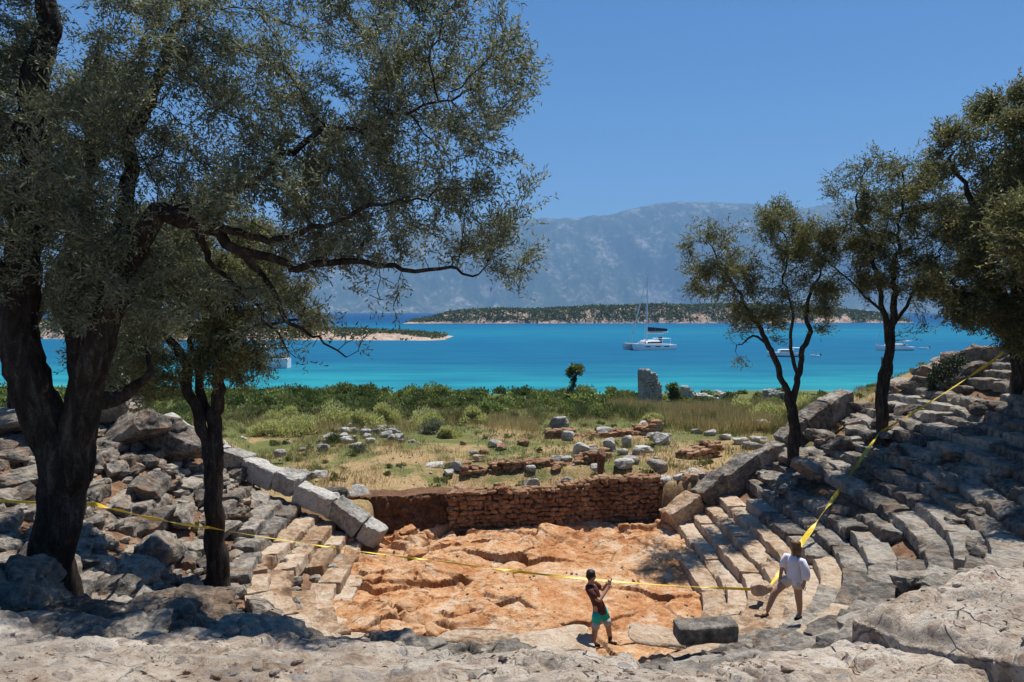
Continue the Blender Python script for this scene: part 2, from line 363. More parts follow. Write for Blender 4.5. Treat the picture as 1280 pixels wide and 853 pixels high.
# ---- mountain range across the gulf
pxs = np.array([-900, -400, 0, 300, 480, 560, 660, 700, 760, 790, 812, 835, 870, 930, 960, 1000, 1050, 1150, 1300, 1700, 2200.])
pys = np.array([300, 292, 290, 288, 285, 280, 275, 272, 268, 261, 254.5, 253, 253, 256, 258, 260, 251, 254, 258, 270, 285.])
RX = (pxs - 640) / FPX * 9000; RZ = 8.2 - np.tan(np.arctan((pys - 426.5) / FPX) + PITCH) * 9000 - SEA
def hmount(X, Y):
    top = np.interp(X, RX, RZ); t = np.clip((Y - 7000) / 2000, 0, 1)
    spur = fbm2(X / 900, Y / 2600, 5, 71); gul = np.abs(fbm2(X / 420, Y / 1500, 4, 72))
    s = np.clip(t + 0.34 * spur * (1 - t) * np.minimum(t * 5, 1), 0, 1)
    prof = 0.30 * s + 0.70 * smooth(0.12, 0.98, s)
    h = top * (prof - 0.34 * gul * np.sin(np.pi * np.clip(t, 0, 1)))
    return SEA - 1 + h * np.where(Y > 9000, 1 - 0.00012 * (Y - 9000), 1) + 42 * fbm2(X / 210, Y / 260, 4, 73, 0.6) * t
m, nt, b = new_mat('mountain_slope', 1.0, 0.0); p = pos(nt)
v = nd(nt, 'ShaderNodeMapping', {'Vector': p, 'Scale': (0.004, 0.004, 0.0016)}).outputs[0]
n1 = noise(nt, v, 1.0, 9, 0.68); n2 = noise(nt, p, 0.016, 8, 0.75)
f = math_(nt, 'ADD', math_(nt, 'MULTIPLY', n1, 0.5), math_(nt, 'MULTIPLY', n2, 0.5))
nt.links.new(ramp(nt, f, [(0.43, (0.04, 0.06, 0.03)), (0.52, (0.08, 0.10, 0.055)), (0.57, (0.25, 0.235, 0.20)), (0.65, (0.48, 0.44, 0.40))]), b.inputs['Base Color'])
tag(obj('mountains', grid_mesh('mountains', np.linspace(-11000, 11000, 620), np.linspace(6950, 10400, 90), hmount, m)), None, kind='structure')

# ---- the air over the gulf
V, F = box(-11800, 11800, -60, 10900, SEA - 8, 1800)
m = bpy.data.materials.new('air'); m.use_nodes = True; nt = m.node_tree; nt.nodes.remove(nt.nodes['Principled BSDF'])
pv = nd(nt, 'ShaderNodeVolumePrincipled', {'Color': (0.30, 0.575, 1.0, 1), 'Density': 0.000115, 'Anisotropy': 0.0}); nt.links.new(pv.outputs[0], nt.nodes['Material Output'].inputs['Volume'])
tag(obj('haze', mesh_np('haze', V, F, m)), None, kind='stuff')

# ---- headlands with scrub
M['shore'] = rockmat('shore_rock', (0.28, 0.20, 0.15), (0.50, 0.38, 0.30), (0.62, 0.52, 0.43), (0.40, 0.26, 0.18), 0.4, 0.12, 0.2, 0.3)
def foliage(name, dark, light, trans=0.25, rough=0.55, spec=0.25):
    m, nt, b = new_mat(name, rough, spec)
    c = ramp(nt, attr(nt, 'tint'), [(0.0, dark), (0.75, light), (1.0, np.minimum(np.array(light) * 1.55 + 0.01, 0.6))])
    nt.links.new(c, b.inputs['Base Color'])
    tr = nd(nt, 'ShaderNodeBsdfTranslucent', {'Color': mix(nt, 1.0, c, (1.0, 1.0, 0.7), 'MULTIPLY')})
    ms = nd(nt, 'ShaderNodeMixShader', {0: trans}); nt.links.new(b.outputs[0], ms.inputs[1]); nt.links.new(tr.outputs[0], ms.inputs[2])
    nt.links.new(ms.outputs[0], nt.nodes['Material Output'].inputs['Surface']); return m
M['scrub'] = foliage('dark_scrub', (0.04, 0.06, 0.02), (0.10, 0.13, 0.05), 0.25)
def leaves(P, D, length, width, g, tint, droop=0.0):
    """one pointed leaf (a quad) at each P along each D"""
    n = len(P); D = D / np.maximum(np.linalg.norm(D, axis=1, keepdims=True), 1e-9)
    rnd = g.normal(size=(n, 3)); S = np.cross(D, rnd); S /= np.maximum(np.linalg.norm(S, axis=1, keepdims=True), 1e-9)
    L = length * g.uniform(0.7, 1.25, n)[:, None]; w = width * g.uniform(0.75, 1.2, n)[:, None] / 2
    mid = P + D * L * 0.45
    V = np.stack([P, mid + S * w, P + D * L, mid - S * w], 1).reshape(-1, 3)
    F = (np.arange(n)[:, None] * 4 + np.arange(4)[None])
    return V, F, np.repeat(tint, 4)
def scrub_cover(xs, ys, fz, n, size, g, keep):
    x = g.uniform(*xs, n); y = g.uniform(*ys, n); z = fz(x, y); k = keep(x, y, z); x, y, z = x[k], y[k], z[k]
    q = 5; P = np.repeat(np.stack([x, y, z], 1), q, 0) + g.normal(size=(len(x) * q, 3)) * size * np.array([0.6, 0.6, 0.35])
    t = np.repeat(g.uniform(0, 0.7, len(x)), q) + g.uniform(0, 0.25, len(P))
    D = g.normal(size=P.shape); D[:, 2] = np.abs(D[:, 2]) * 0.7
    return leaves(P, D, size, size * 0.8, g, t)
def headland(name, xs, ys, hprof, front, nscrub, size, sd_, scrub_name, ramp_):
    def fz(X, Y):
        fr = front(X) + 7 * fbm2(X / 22, Y * 0, 3, sd_); e = np.interp(X, *hprof)
        t = (Y - fr); back = smooth(ys[1], ys[1] - 40, Y)
        z = SEA - 0.8 + (0.8 + 0.22 * e) * smooth(0, 6, t) + 0.78 * e * smooth(3, ramp_, t) * (1 + 0.22 * fbm2(X / 30, Y / 30, 3, sd_ + 1)) + np.minimum(e * 0.2, 1.6) * fbm2(X / 5, Y / 5, 3, sd_ + 2) * smooth(0, 5, t)
        return SEA - 1.5 + (z - SEA + 1.5) * back * smooth(0.0, 1.0, e)
    nx = int((xs[1] - xs[0]) / 1.5)
    tag(obj(name, grid_mesh(name, np.linspace(*xs, nx), np.linspace(*ys, 70), fz, M['shore'], None, False)), None, kind='structure')
    g = np.random.default_rng(sd_)
    keep = lambda x, y, z: (z > SEA + (1.1 if size > 1.5 else 0.3) + (0.09 if size > 1.5 else 0.03) * np.interp(x, *hprof) + (0.8 if size > 1.5 else 0.2) * fbm2(x / 9, y / 9, 2, sd_ + 6)) & (fbm2(x / 16, y / 10, 3, sd_ + 4) > -0.30 - 0.45 * smooth(10, 30, y - front(x)))
    V, F, t = scrub_cover(xs, ys, fz, nscrub, size, g, keep)
    tag(obj(scrub_name, mesh_np(scrub_name, V, F, M['scrub'], False, {'tint': t})), None, kind='stuff')
    return fz
far_fz = headland('far_headland', (-112, 420), (655, 860), (np.array([-112, -98, -80, -66, -30, 30, 90, 160, 260, 360, 420.]), np.array([0.0, 1.8, 4.8, 9.5, 11.5, 12.5, 14.8, 17, 17.5, 13, 7.])),
    lambda X: 672 + 0.10 * (X + 100), 36000, 2.2, 81, 'scrub_cover', 28)
near_fz = headland('near_headland', (-330, -18), (262, 360), (np.array([-330, -200, -120, -90, -60, -44, -36, -26, -18.]), np.array([8, 7, 4.6, 3.6, 2.6, 1.7, 0.9, 0.6, 0.0])),
    lambda X: 272 - 0.10 * (X + 30), 15000, 1.2, 91, 'scrub_cover', 14)
# ------------------------------------------------------------------ the theatre
ORD = ['first', 'second', 'third', 'fourth', 'fifth', 'sixth', 'seventh', 'eighth', 'ninth', 'tenth', 'eleventh', 'twelfth', 'thirteenth', 'fourteenth',
       'fifteenth', 'sixteenth', 'seventeenth', 'eighteenth', 'nineteenth', 'twentieth', 'twenty-first', 'twenty-second', 'twenty-third', 'twenty-fourth', 'topmost']
def row_xy(side, rho0, rho, t):
    """plan position: t metres from the end of the row (at the analemma) along a row of radius rho0"""
    L = float(yend(np.array([CX + side * rho0]))[0]) - CY
    a = np.maximum(t - L, 0) / rho0
    leg = np.where(t < L, L - t, 0)
    return CX + side * rho * np.cos(a), CY + leg - rho * np.sin(a), a
def seat_block(side, i, t0, t1, seed, wear):
    g = np.random.default_rng(seed)
    rho0 = R0 + STEP * i; L = t1 - t0
    V, F = rbox(L - 0.015 - 0.05 * wear * g.random(), STEP + 0.12, 0.36, 0.022 + 0.03 * wear, (max(5, int(L / 0.075)), 8, 5))
    V = V.copy()
    # worn, chipped faces
    s = g.uniform(0, 50, 3); am = 0.025 + 0.07 * wear
    V += am * np.stack([fbm(V * 3.2 + s + k * 9, 4, 100 + k, 0.6) for k in range(3)], 1)
    edge = np.clip(fbm(np.stack([V[:, 0] * 2.2, V[:, 1] * 0.4, V[:, 2] * 0], 1) + s, 3, 140) - 0.12, 0, 1)
    front = smooth(0.02, -0.36, V[:, 1])
    V[:, 2] -= (0.35 + 0.5 * wear) * edge * front * (V[:, 2] > 0)
    V[:, 2] += 0.012 * np.round(fbm(V * 2 + s, 2, 141) * 3)
    V = rot(V, g.normal() * 0.02 * (1 + 3 * wear), g.normal() * 0.015 * (1 + 3 * wear), g.normal() * 0.012 * (1 + 4 * wear))
    V[:, 1] += g.normal() * 0.03 * (1 + 2 * wear); V[:, 2] += g.normal() * 0.015 * (1 + 2 * wear)
    t = (t0 + t1) / 2 + V[:, 0]; rho = rho0 + STEP / 2 + V[:, 1]
    x, y, a = row_xy(side, rho0, rho, t)
    xc, yc, _ = row_xy(side, rho0, rho0, np.full(1, (t0 + t1) / 2))
    z0 = float(zcav(xc, yc, np.array([rho0]))[0])
    return np.stack([x, y, z0 - 0.18 + V[:, 2]], 1), F, (float(xc[0]), float(yc[0]), z0)
def place(name, V, F, mat, label, cat, group=None, smooth_=False, base=None):
    c = np.array([V[:, 0].mean(), V[:, 1].mean(), V[:, 2].min()]) if base is None else np.asarray(base)
    o = obj(name, mesh_np(name, V - c, F, mat, smooth_), None, c); return tag(o, label, cat, group)
g0 = np.random.default_rng(11)
seed = 1000
for i in range(0, 24):
    rho0 = R0 + STEP * i
    Lleg = float(yend(np.array([CX + rho0]))[0]) - CY
    tend = Lleg + rho0 * R(84 if i < 11 else 74 if i < 14 else 56 - 1.5 * (i - 14))
    t = 0.15 + (0.0 if i < 10 else g0.uniform(0, 0.8)); k = 0
    while t < tend:
        L = g0.uniform(1.3, 2.5) if i < 12 else g0.uniform(1.0, 2.2)
        L = min(L, rho0 * 0.5)
        tc = t + L / 2; x, y, a = row_xy(1, rho0, rho0, np.array([tc]))
        wear = np.clip(0.05 + 0.026 * i + 0.25 * smooth(0.5, 1.3, a[0]) + g0.normal() * 0.12, 0.03, 1.0)
        seed += 1
        gap = g0.random() < (0.03 if i < 8 else 0.06)
        if not gap:
            V, F, c = seat_block(1, i, t, t + L, seed, wear)
            low = (i <= 4 and g0.random() < 0.95) or (i <= 8 and g0.random() < 0.85 - 0.22 * (i - 4) and a[0] < 0.9)
            look = 'tan' if low else 'grey'
            if wear > 0.75: look = 'worn ' + look
            place('seat_block', V, F, M['tan' if low else 'lime'], '%s stone block in right seating, %s row up, %s from the end coping' % (look, ORD[i], ORD[min(k, 20)]), 'seat block', 'stone seat blocks of the right wing')
        k += 1; t += L + (0.005 if i < 10 else g0.uniform(0.0, 0.08))
for i in range(0, 7):
    rho0 = R0 - 0.35 + STEP * i
    Lleg = float(yend(np.array([CX - rho0]))[0]) - CY
    tend = Lleg + rho0 * R([72, 70, 58, 40, 24, 8, -4][i]); t = 0.1; k = 0
    while t < tend:
        L = g0.uniform(1.1, 1.9); wear = np.clip(0.12 + 0.07 * i + g0.normal() * 0.08, 0.03, 0.8); seed += 1
        if not (g0.random() < 0.06):
            V, F, c = seat_block(-1, i - 0.6, t, t + L, seed, wear)
            low = i <= 4
            place('seat_block', V, F, M['tan' if low else 'lime'], '%s stone block in left seating, %s row up, %s from the end coping' % ('tan' if low else 'grey', ORD[i], ORD[k]), 'seat block', 'stone seat blocks of the left wing')
        k += 1; t += L + 0.02

for i in range(7, 21):                                             # worn remains of the higher rows on the left
    rho0 = R0 - 0.35 + STEP * i; Lleg = float(yend(np.array([CX - rho0]))[0]) - CY; t = g0.uniform(0.1, 0.8); k = 0
    while t < Lleg + rho0 * R(100 if rho0 < 11.5 else 62):
        L = g0.uniform(0.7, 1.7); seed += 1; x, y, a = row_xy(-1, rho0, rho0, np.array([t + L / 2]))
        if g0.random() > 0.36 and (x[0] + 5.6) ** 2 + (y[0] - 8.5) ** 2 > 1.2 and (x[0] + 7.3) ** 2 + (y[0] - 16.5) ** 2 > 0.5 and x[0] > -0.84 * y[0] - 1:
            V, F, c = seat_block(-1, i - 0.6, t, t + L, seed, g0.uniform(0.6, 1.0)); V[:, 2] += min(0, hgt(c[0], c[1]) + 0.30 - c[2]) + g0.normal() * 0.03
            place('ruin_block', V, F, M['rubble'], 'worn grey block in the ruined left seats, %s row up, %s from the coping' % (ORD[i], ORD[min(k, 24)]), 'ruin block', 'worn seat blocks of the upper left rows')
        k += 1; t += L + g0.uniform(0.02, 0.3)

# ---- coping stones of the two end walls
def coping(side, pts, wide, high, group, word):
    k = 0
    for (p, q) in zip(pts[:-1], pts[1:]):
        p = np.array(p); q = np.array(q); d = q - p; L = np.linalg.norm(d) - 0.03; sd_ = 3000 + k + 50 * (side > 0)
        V, F = rbox(L, wide, high, 0.05, (18, 8, 8)); V = V.copy(); g = np.random.default_rng(sd_); s = g.uniform(0, 50, 3)
        V *= [1, g.uniform(0.85, 1.12), g.uniform(0.85, 1.15)]; V += 0.10 * np.stack([fbm(V * 2.0 + s + 9 * a, 5, 160 + a, 0.68) for a in range(3)], 1)
        V[:, 2] += -0.22 * np.clip(fbm(np.stack([V[:, 0] * 2, V[:, 1] * 2, V[:, 0] * 0], 1) + s, 3, 170) - 0.1, 0, 1) * (V[:, 2] > 0)
        V[:, 2] -= high / 2
        V = rot(V, g.normal() * 0.05, -math.atan2(d[2], math.hypot(d[0], d[1])) + g.normal() * 0.03, math.atan2(d[1], d[0]) + g.normal() * 0.05)
        V += (p + q) / 2 + [0, g.normal() * 0.05, g.normal() * 0.035]
        first = k < 2
        place('coping_stone', V, F, M['tan' if (k == 0 and side > 0) else 'white' if side < 0 else 'lime'], '%s long coping stone on the %s end wall, %s up from the orchestra' % ('tan' if k == 0 and side > 0 else 'pale' if side < 0 else 'grey', word, ORD[k]), 'coping stone', group)
        k += 1
coping(1, [W(829, 641, 24.75), W(868, 616, 25.2), W(898, 590, 25.6), W(940, 566, 26.1), W(972, 547, 26.5), W(1000, 522, 26.9), W(1028, 502, 27.3), W(1056, 489, 27.8)], 0.75, 0.95, 'coping stones of the right end wall', 'right')
coping(-1, [W(482, 661, 23.15), W(460, 647, 23.3), W(422, 622, 23.55), W(378, 600, 23.9), W(352, 587, 24.1), W(312, 569, 24.45), W(284, 559, 24.7), W(258, 546, 25.0), W(205, 518, 25.5)], 0.75, 0.74, 'coping stones of the left end wall', 'left')

# ---- stage wall and the ruined walls behind it
def ruin_wall(name, label, P0, P1, base, top, thick, course, mat, core, seed, length=(0.16, 0.42), ragged=0.12, n=4):
    g = np.random.default_rng(seed); P0 = np.array(P0, float); P1 = np.array(P1, float); d = P1 - P0; L = np.hypot(*d); u = d / L; nrm = np.array([u[1], -u[0]])   # towards the camera
    ang = math.atan2(u[1], u[0]); st = MB()
    tp = lambda s: np.interp(s, [0, L], top) + ragged * (vnoise(np.array([[s * 1.1 + seed, 0, 0]]), seed)[0]); bs = lambda s: np.interp(s, [0, L], base)
    def put(s, z, w, h, dep, off, sd_):
        V, F = rock((w * 1.06, dep, h * 1.10), sd_, n, 4.5, 3, 0.035, 0.10)
        V = rot(V, g.normal() * 0.05, g.normal() * 0.06, ang + g.normal() * 0.04); c = P0 + u * s + nrm * off
        st.add(V + [c[0], c[1], z], F)
    z = min(base); row = 0
    while z < max(top) + 0.2:
        h = course * g.uniform(0.8, 1.25); s = -g.uniform(0, 0.2)
        while s < L:
            w = g.uniform(*length)
            if bs(s + w / 2) - h < z < tp(s + w / 2) - h * 0.4: put(s + w / 2, z + h / 2 + g.normal() * 0.012, w, h * g.uniform(0.85, 1.1), 0.26, g.normal() * 0.02, seed * 1000 + row); row += 1
            s += w * 0.99
        z += h * 0.97
    s = 0
    while s < L:                                                   # loose stones over the thickness of the top
        w = g.uniform(*length) * 1.1
        for o in np.arange(0.18, thick, 0.26): put(s + w / 2, tp(s + w / 2) - 0.04 + g.normal() * 0.03, w, course * 0.9, 0.3, -o, seed * 1000 + row); row += 1
        s += w
    ss = np.linspace(0, L, max(4, int(L / 0.25))); cm = MB()
    A = []
    for s in ss:
        for (o, zz) in ((-0.04, bs(s) - 0.3), (-0.04, tp(s) - 0.10), (-thick, tp(s) - 0.10), (-thick, bs(s) - 0.3)):
            c = P0 + u * s + nrm * (o + 0.03 * g.normal()); A.append((c[0], c[1], zz))
    k = len(ss); F = [[4 * a + b_, 4 * a + (b_ + 1) % 4, 4 * a + 4 + (b_ + 1) % 4, 4 * a + 4 + b_] for a in range(k - 1) for b_ in range(4)]
    F += [[0, 3, 2, 1], [4 * k - 4, 4 * k - 3, 4 * k - 2, 4 * k - 1]]
    base_pt = np.array([*(P0 + P1) / 2, min(base)])
    t = thing(name, label, 'wall', base_pt)
    me = st.mesh('masonry', mat); me.transform(Matrix.Translation(-Vector(base_pt))); obj('masonry', me, t)
    obj('earth_core', mesh_np('earth_core', np.array(A) - base_pt, np.array(F), core), t)
    return t
ruin_wall('stage_wall', 'long reddish rubble stone wall closing the back of the orchestra', (-2.25, 24.85), (5.5, 25.9), (0.05, 0.25), (1.55, 2.05), 0.7, 0.17, M['wall'], M['earth'], 41)
ruin_wall('ruined_wall', 'low brown rubble wall running just behind the long stage wall', (-2.1, 29.0), (3.6, 29.6), (0.9, 0.9), (1.5, 1.95), 0.7, 0.17, M['wall'], M['earth'], 42, (0.2, 0.5), 0.25)
ruin_wall('ruined_wall', 'low broken stone wall topped with pale boulders in the dry field', (1.9, 36.5), (7.6, 37.4), (1.2, 1.2), (1.75, 2.1), 0.8, 0.2, M['wall'], M['earth'], 43, (0.25, 0.6), 0.3)
ruin_wall('ruined_wall', 'short stub of reddish rubble wall beside the right end coping', (7.9, 30.6), (9.4, 31.6), (1.2, 1.2), (2.0, 2.2), 0.9, 0.2, M['wall'], M['earth'], 44, (0.25, 0.5), 0.25)
def earth_bank(name, label, P0, P1, base, top, seed):
    """the cut face of an earth bank, crumbly and stony"""
    P0 = np.array(P0); P1 = np.array(P1); n = (80, 8, 26); V, F = boxgrid(*n); L = np.hypot(*(P1 - P0)); h = top - base
    q = np.stack([V[:, 0] * L / 2, V[:, 1] * 0.5, (V[:, 2] + 1) * h / 2], 1)
    q[:, 1] += 0.22 * fbm(q * 1.7 + seed, 4, seed, 0.65) + 0.16 * fbm(q * 6 + seed, 3, seed + 2, 0.7) + 0.18 * (q[:, 2] / h)
    q[:, 2] += 0.08 * fbm(q * 2.0 + 7, 3, seed + 1)
    q = rot(q, 0, 0, math.atan2(*(P1 - P0)[::-1])); c = np.array([*(P0 + P1) / 2, base]); return place(name, q + c, F, M['earth'], label, 'earth bank', base=c)
earth_bank('earth_bank', 'dark brown cut earth bank left of the stage wall under dry grass', (-6.0, 25.2), (-2.2, 25.7), -0.2, 1.5, 61)
earth_bank('earth_bank', 'dark earth bank between the stage wall and the right end coping', (5.45, 26.5), (8.0, 26.9), -0.2, 1.75, 62)

# ---- single stones
def stone(px, py, d, size, mat, label, group=None, name='stone', cat='stone', seed=None, n=8, rz=None, power=3.6, sink=0.12, ground=False):
    global seed_
    seed_ += 1; sd_ = seed_ if seed is None else seed; g = np.random.default_rng(sd_)
    V, F = rock(size, sd_, n, power, 5, 0.045, 0.14); V = rot(V, g.normal() * 0.08, g.normal() * 0.08, g.uniform(-0.5, 0.5) if rz is None else rz)
    p = W(px, py, d)
    if ground: p[2] = hgt(p[0], p[1])
    V[:, 2] -= V[:, 2].min(); return place(name, V + p - [0, 0, sink * size[2]], F, M[mat], label, cat, group)
seed_ = 5000
FS = [  # pixel of the base, distance, size, material, label
 (700, 534, 40, (1.15, 0.8, 0.75), 'white', 'largest pale boulder alone in the grass above the ruined walls'),
 (709, 552, 36.2, (0.8, 0.6, 0.5), 'white', 'pale boulder just below the largest boulder in the field'),
 (726, 571, 32.5, (0.85, 0.7, 0.75), 'white', 'squared grey block standing on the ruined wall left of the dark pillar'),
 (763, 568, 33.5, (0.62, 0.6, 0.8), 'white', 'upright grey block on the rubble behind the dark pillar'),
 (784, 562, 34.5, (0.55, 0.5, 0.6), 'white', 'small upright pale block right of the upright grey block'),
 (803, 543, 38.5, (0.6, 0.5, 0.75), 'white', 'pale stone at the left of two stones on the far wall end'),
 (820, 541, 38.8, (0.8, 0.6, 0.85), 'white', 'rounded grey stone at the right end of the far broken wall'),
 (822, 553, 36.8, (1.5, 0.6, 0.28), 'white', 'flat pale slab lying under the rounded stone on the far wall'),
 (829, 562, 35, (1.0, 0.7, 0.6), 'white', 'grey boulder below the flat slab at the wall end'),
 (805, 572, 32.8, (0.9, 0.6, 0.45), 'white', 'wide pale stone in rubble right of the dark pillar'),
 (756, 548, 37.4, (0.9, 0.6, 0.45), 'white', 'pale stone lying on top of the far broken wall'),
 (696, 580, 30.4, (0.65, 0.5, 0.4), 'white', 'rounded pale stone on grass left of the squared block'),
 (568, 590, 29.4, (0.75, 0.5, 0.5), 'white', 'grey stone at the left end of the low brown wall'),
 (546, 588, 29.8, (0.9, 0.6, 0.35), 'white', 'pale flat stone in dry grass before the low brown wall'),
 (664, 615, 26.9, (0.7, 0.4, 0.6), 'white', 'pale leaning slab between the stage wall and the low wall'),
 (780, 584, 29.0, (0.8, 0.6, 0.4), 'white', 'grey stone behind the right half of the stage wall'),
 (747, 590, 28.2, (0.6, 0.5, 0.35), 'white', 'small pale stone at the foot of the dark pillar'),
 (706, 606, 26.6, (0.6, 0.45, 0.32), 'white', 'pale stone on top of the stage wall near its middle'),
 (822, 590, 28.0, (0.9, 0.6, 0.5), 'lime', 'dark grey boulder on the stage wall right end'),
 (415, 625, 25.2, (1.2, 0.8, 0.55), 'lime', 'squared grey block behind the left coping beside the earth bank'),
 (448, 628, 25.4, (0.75, 0.6, 0.75), 'white', 'upturned pale block beside the squared block on the earth bank'),
 (378, 601, 27.6, (1.0, 0.7, 0.45), 'white', 'dark fronted pale stone in grass behind the left coping'),
 (345, 592, 28.2, (0.9, 0.6, 0.3), 'white', 'flat white stone in grass near the left coping'),
 (400, 597, 28.0, (0.6, 0.5, 0.3), 'white', 'small white stone right of the dark fronted stone'),
 (350, 571, 31.0, (0.5, 0.4, 0.35), 'white', 'small round white stone up in the grass on the left'),
 (430, 548, 37, (0.7, 0.5, 0.35), 'white', 'flat white stone beside the green tuft in the dry field'),
 (950, 532, 40, (1.1, 0.7, 0.7), 'white', 'white boulder in the tall dry grass before the right trees'),
 (950, 548, 36, (1.0, 0.7, 0.35), 'white', 'low yellowish white rock under the white boulder'),
 (942, 556, 34.2, (1.1, 0.6, 0.4), 'white', 'last pale stone in the line of stones behind the right coping'),
 (925, 552, 35.4, (0.8, 0.5, 0.4), 'white', 'tan stone in the middle of the line behind the right coping'),
 (907, 546, 36.8, (0.8, 0.5, 0.35), 'white', 'long stone in the line leading to the far broken wall'),
 (888, 540, 38.2, (0.7, 0.5, 0.35), 'white', 'pale stone in the line near the tall dry grass'),
 (870, 537, 39.0, (0.6, 0.4, 0.3), 'white', 'first small stone at the left of the stone line in grass'),
]
for q in FS: stone(*q, ground=q[1] < 600 and q[2] > 31)
g1 = np.random.default_rng(31)
for k in range(46):                                                # pale stones strewn over the dry field
    px = g1.normal(455, 55); py = g1.normal(543, 9); d = float(np.interp(py, [520, 545, 570], [43, 36.5, 31.5])); s = g1.uniform(0.18, 0.5)
    stone(px, py, d, (s * 1.3, s, s * 0.75), 'white', 'pale loose stone in the scatter across the dry field', 'loose stones in the dry field', n=4, ground=True)
for k in range(26):
    px = g1.uniform(560, 830); py = g1.uniform(556, 600); d = float(np.interp(py, [520, 556, 600], [43, 35, 27.5])); s = g1.uniform(0.2, 0.5)
    stone(px, py, d, (s * 1.3, s, s * 0.8), 'white' if g1.random() < 0.6 else 'wall', 'loose stone among the low ruined walls behind the stage wall', 'loose stones by the ruined walls', n=4, ground=True)
V, F = rock((0.34, 0.34, 1.15), 77, 7, 5, 2, 0.03, 0.06); V[:, 2] -= V[:, 2].min()
place('pillar', V + W(752, 596, 27.6), F, M['earth'], 'dark upright stone pillar standing behind the stage wall', 'pillar')
# remains of a tower near the shore
ruin_wall('ruined_tower', 'tall jagged stub of a ruined stone tower near the shore', (10.6, 54.6), (11.9, 55.7), (0.9, 0.9), (3.2, 2.4), 0.9, 0.26, M['white'], M['white'], 45, (0.25, 0.5), 0.8)
ruin_wall('ruined_wall', 'long low heap of broken masonry on the shore beside the round bush', (14.3, 57), (17.4, 57.6), (0.8, 0.8), (1.75, 1.35), 1.1, 0.24, M['white'], M['lime'], 46, (0.2, 0.5), 0.5)
ruin_wall('ruined_wall', 'low broken masonry stump beyond the dry grass by the first right olive', (20.4, 55), (22.0, 55.3), (0.8, 0.8), (1.8, 1.3), 1.0, 0.24, M['white'], M['lime'], 47, (0.2, 0.5), 0.4)

# ---- stones on the orchestra floor
OS = [(508, 748, 0.65), (482, 746, 0.5), (468, 720, 0.5), (545, 786, 0.6), (520, 694, 0.5), (610, 655, 0.45), (510, 670, 0.5)]
for px, py, s in OS:
    a = math.atan((py - 426.5) / FPX) + PITCH; d = 7.85 / math.tan(a); p = W(px, py, d); g = np.random.default_rng(int(px)); zf = float(horch(p[:1], p[1:2])[0])
    V, F = rock((s * 1.25, s, s * 0.5), int(px * 3 + py), 10, 5.5, 9, 0.05, 0.14); V = rot(V, g.normal() * 0.15, g.normal() * 0.15, g.uniform(0, 3))
    place('orange_rock', V + [p[0], p[1], zf + 0.12 * s], F, M['orange'], 'orange broken rock lying loose on the bare orchestra floor', 'rock', 'broken rocks on the orchestra floor')

# ---- collapsed seating on the left, and tumbled blocks on the right
g2 = np.random.default_rng(57); pts = []
def free(x, y, rmin):
    for (a, b_, c) in pts:
        if (a - x) ** 2 + (b_ - y) ** 2 < (0.5 * (rmin + c)) ** 2: return False
    return True
def rubble(x, y, s, label, group, ang, mat='rubble', flat=0.62, dz=0.0):
    global seed_
    seed_ += 1; g = np.random.default_rng(seed_)
    V, F = rock((s * g.uniform(1.1, 1.8), s * g.uniform(0.7, 1.0), s * flat * g.uniform(0.6, 1.2)), seed_, 12, 5.0, 9, 0.065, 0.2)
    V = rot(V, g.normal() * 0.16, g.normal() * 0.16, ang + g.normal() * 0.35)
    V[:, 2] -= V[:, 2].min(); return place('rubble_block', V + [x, y, hgt(x, y) - 0.06 * s + dz], F, M[mat], label, 'rubble block', group)
cnt = 0
for it in range(9000):
    if cnt >= 190: break
    r = g2.uniform(5.2, 17.5); t = g2.uniform(0.2, 24)
    x, y, a = row_xy(-1, r, r, np.array([t])); x = float(x[0]); y = float(y[0]); a = float(a[0])
    if y < 6.3 or a > 1.95 or (r > 13.2 and a > 1.0 and x > -4.2): continue
    if r < 8.6 and t < float(yend(np.array([CX - r]))[0]) - CY + r * R(np.interp(r, [4.9, 6.4, 7.2, 8.6], [80, 66, 30, 5])): continue
    if (x + 5.6) ** 2 + (y - 8.5) ** 2 < 0.8: continue
    s = g2.uniform(0.38, 0.8) if g2.random() < 0.82 else g2.uniform(0.8, 1.3)
    if x / max(y, 1) < -0.82: continue
    if not free(x, y, s * 0.8): continue
    pts.append((x, y, s)); cnt += 1
    zone = ('beside the left coping' if y > 21.5 else 'up behind the big olive trunk' if x < -9.5 else 'below the second olive trunk' if y > 11.5 else 'on the slope below the big olive trunk')
    look = 'large' if s > 0.95 else 'small' if s < 0.6 else 'middling'
    rubble(x, y, s, '%s grey broken block of the fallen seats, %s' % (look, zone), 'collapsed blocks of the left seating', math.pi / 2 + a if a > 0 else math.pi / 2)
for k, (px, py, d, s) in enumerate([(150, 520, 24.5, 1.5), (175, 540, 23.6, 1.9), (120, 548, 23.0, 1.5), (90, 560, 22.5, 1.4), (225, 556, 23.2, 1.6), (165, 572, 22.2, 1.5), (30, 560, 23, 1.5), (20, 600, 20, 1.4)]):
    p = W(px, py, d); rubble(p[0], p[1], s, 'large squared grey block on top of the left hillside near the coping', 'large blocks on the left hilltop', 0.15, 'rubble', 0.6, 0.25)
pts = []; cnt = 0
for it in range(4000):
    if cnt >= 62: break
    x = g2.uniform(9.5, 18.5); y = g2.uniform(23.0, 29.5)
    if y > float(yend(np.array([x]))[0]) + 2.2 or y < float(yend(np.array([x]))[0]) - 3.0: continue
    s = g2.uniform(0.6, 1.5)
    if not free(x, y, s): continue
    pts.append((x, y, s)); cnt += 1
    rubble(x, y, s, '%s grey tumbled block on the right hilltop around the tree trunks' % ('large' if s > 1.05 else 'small'), 'tumbled blocks on the right hilltop', 0.2, 'rubble', 0.55)
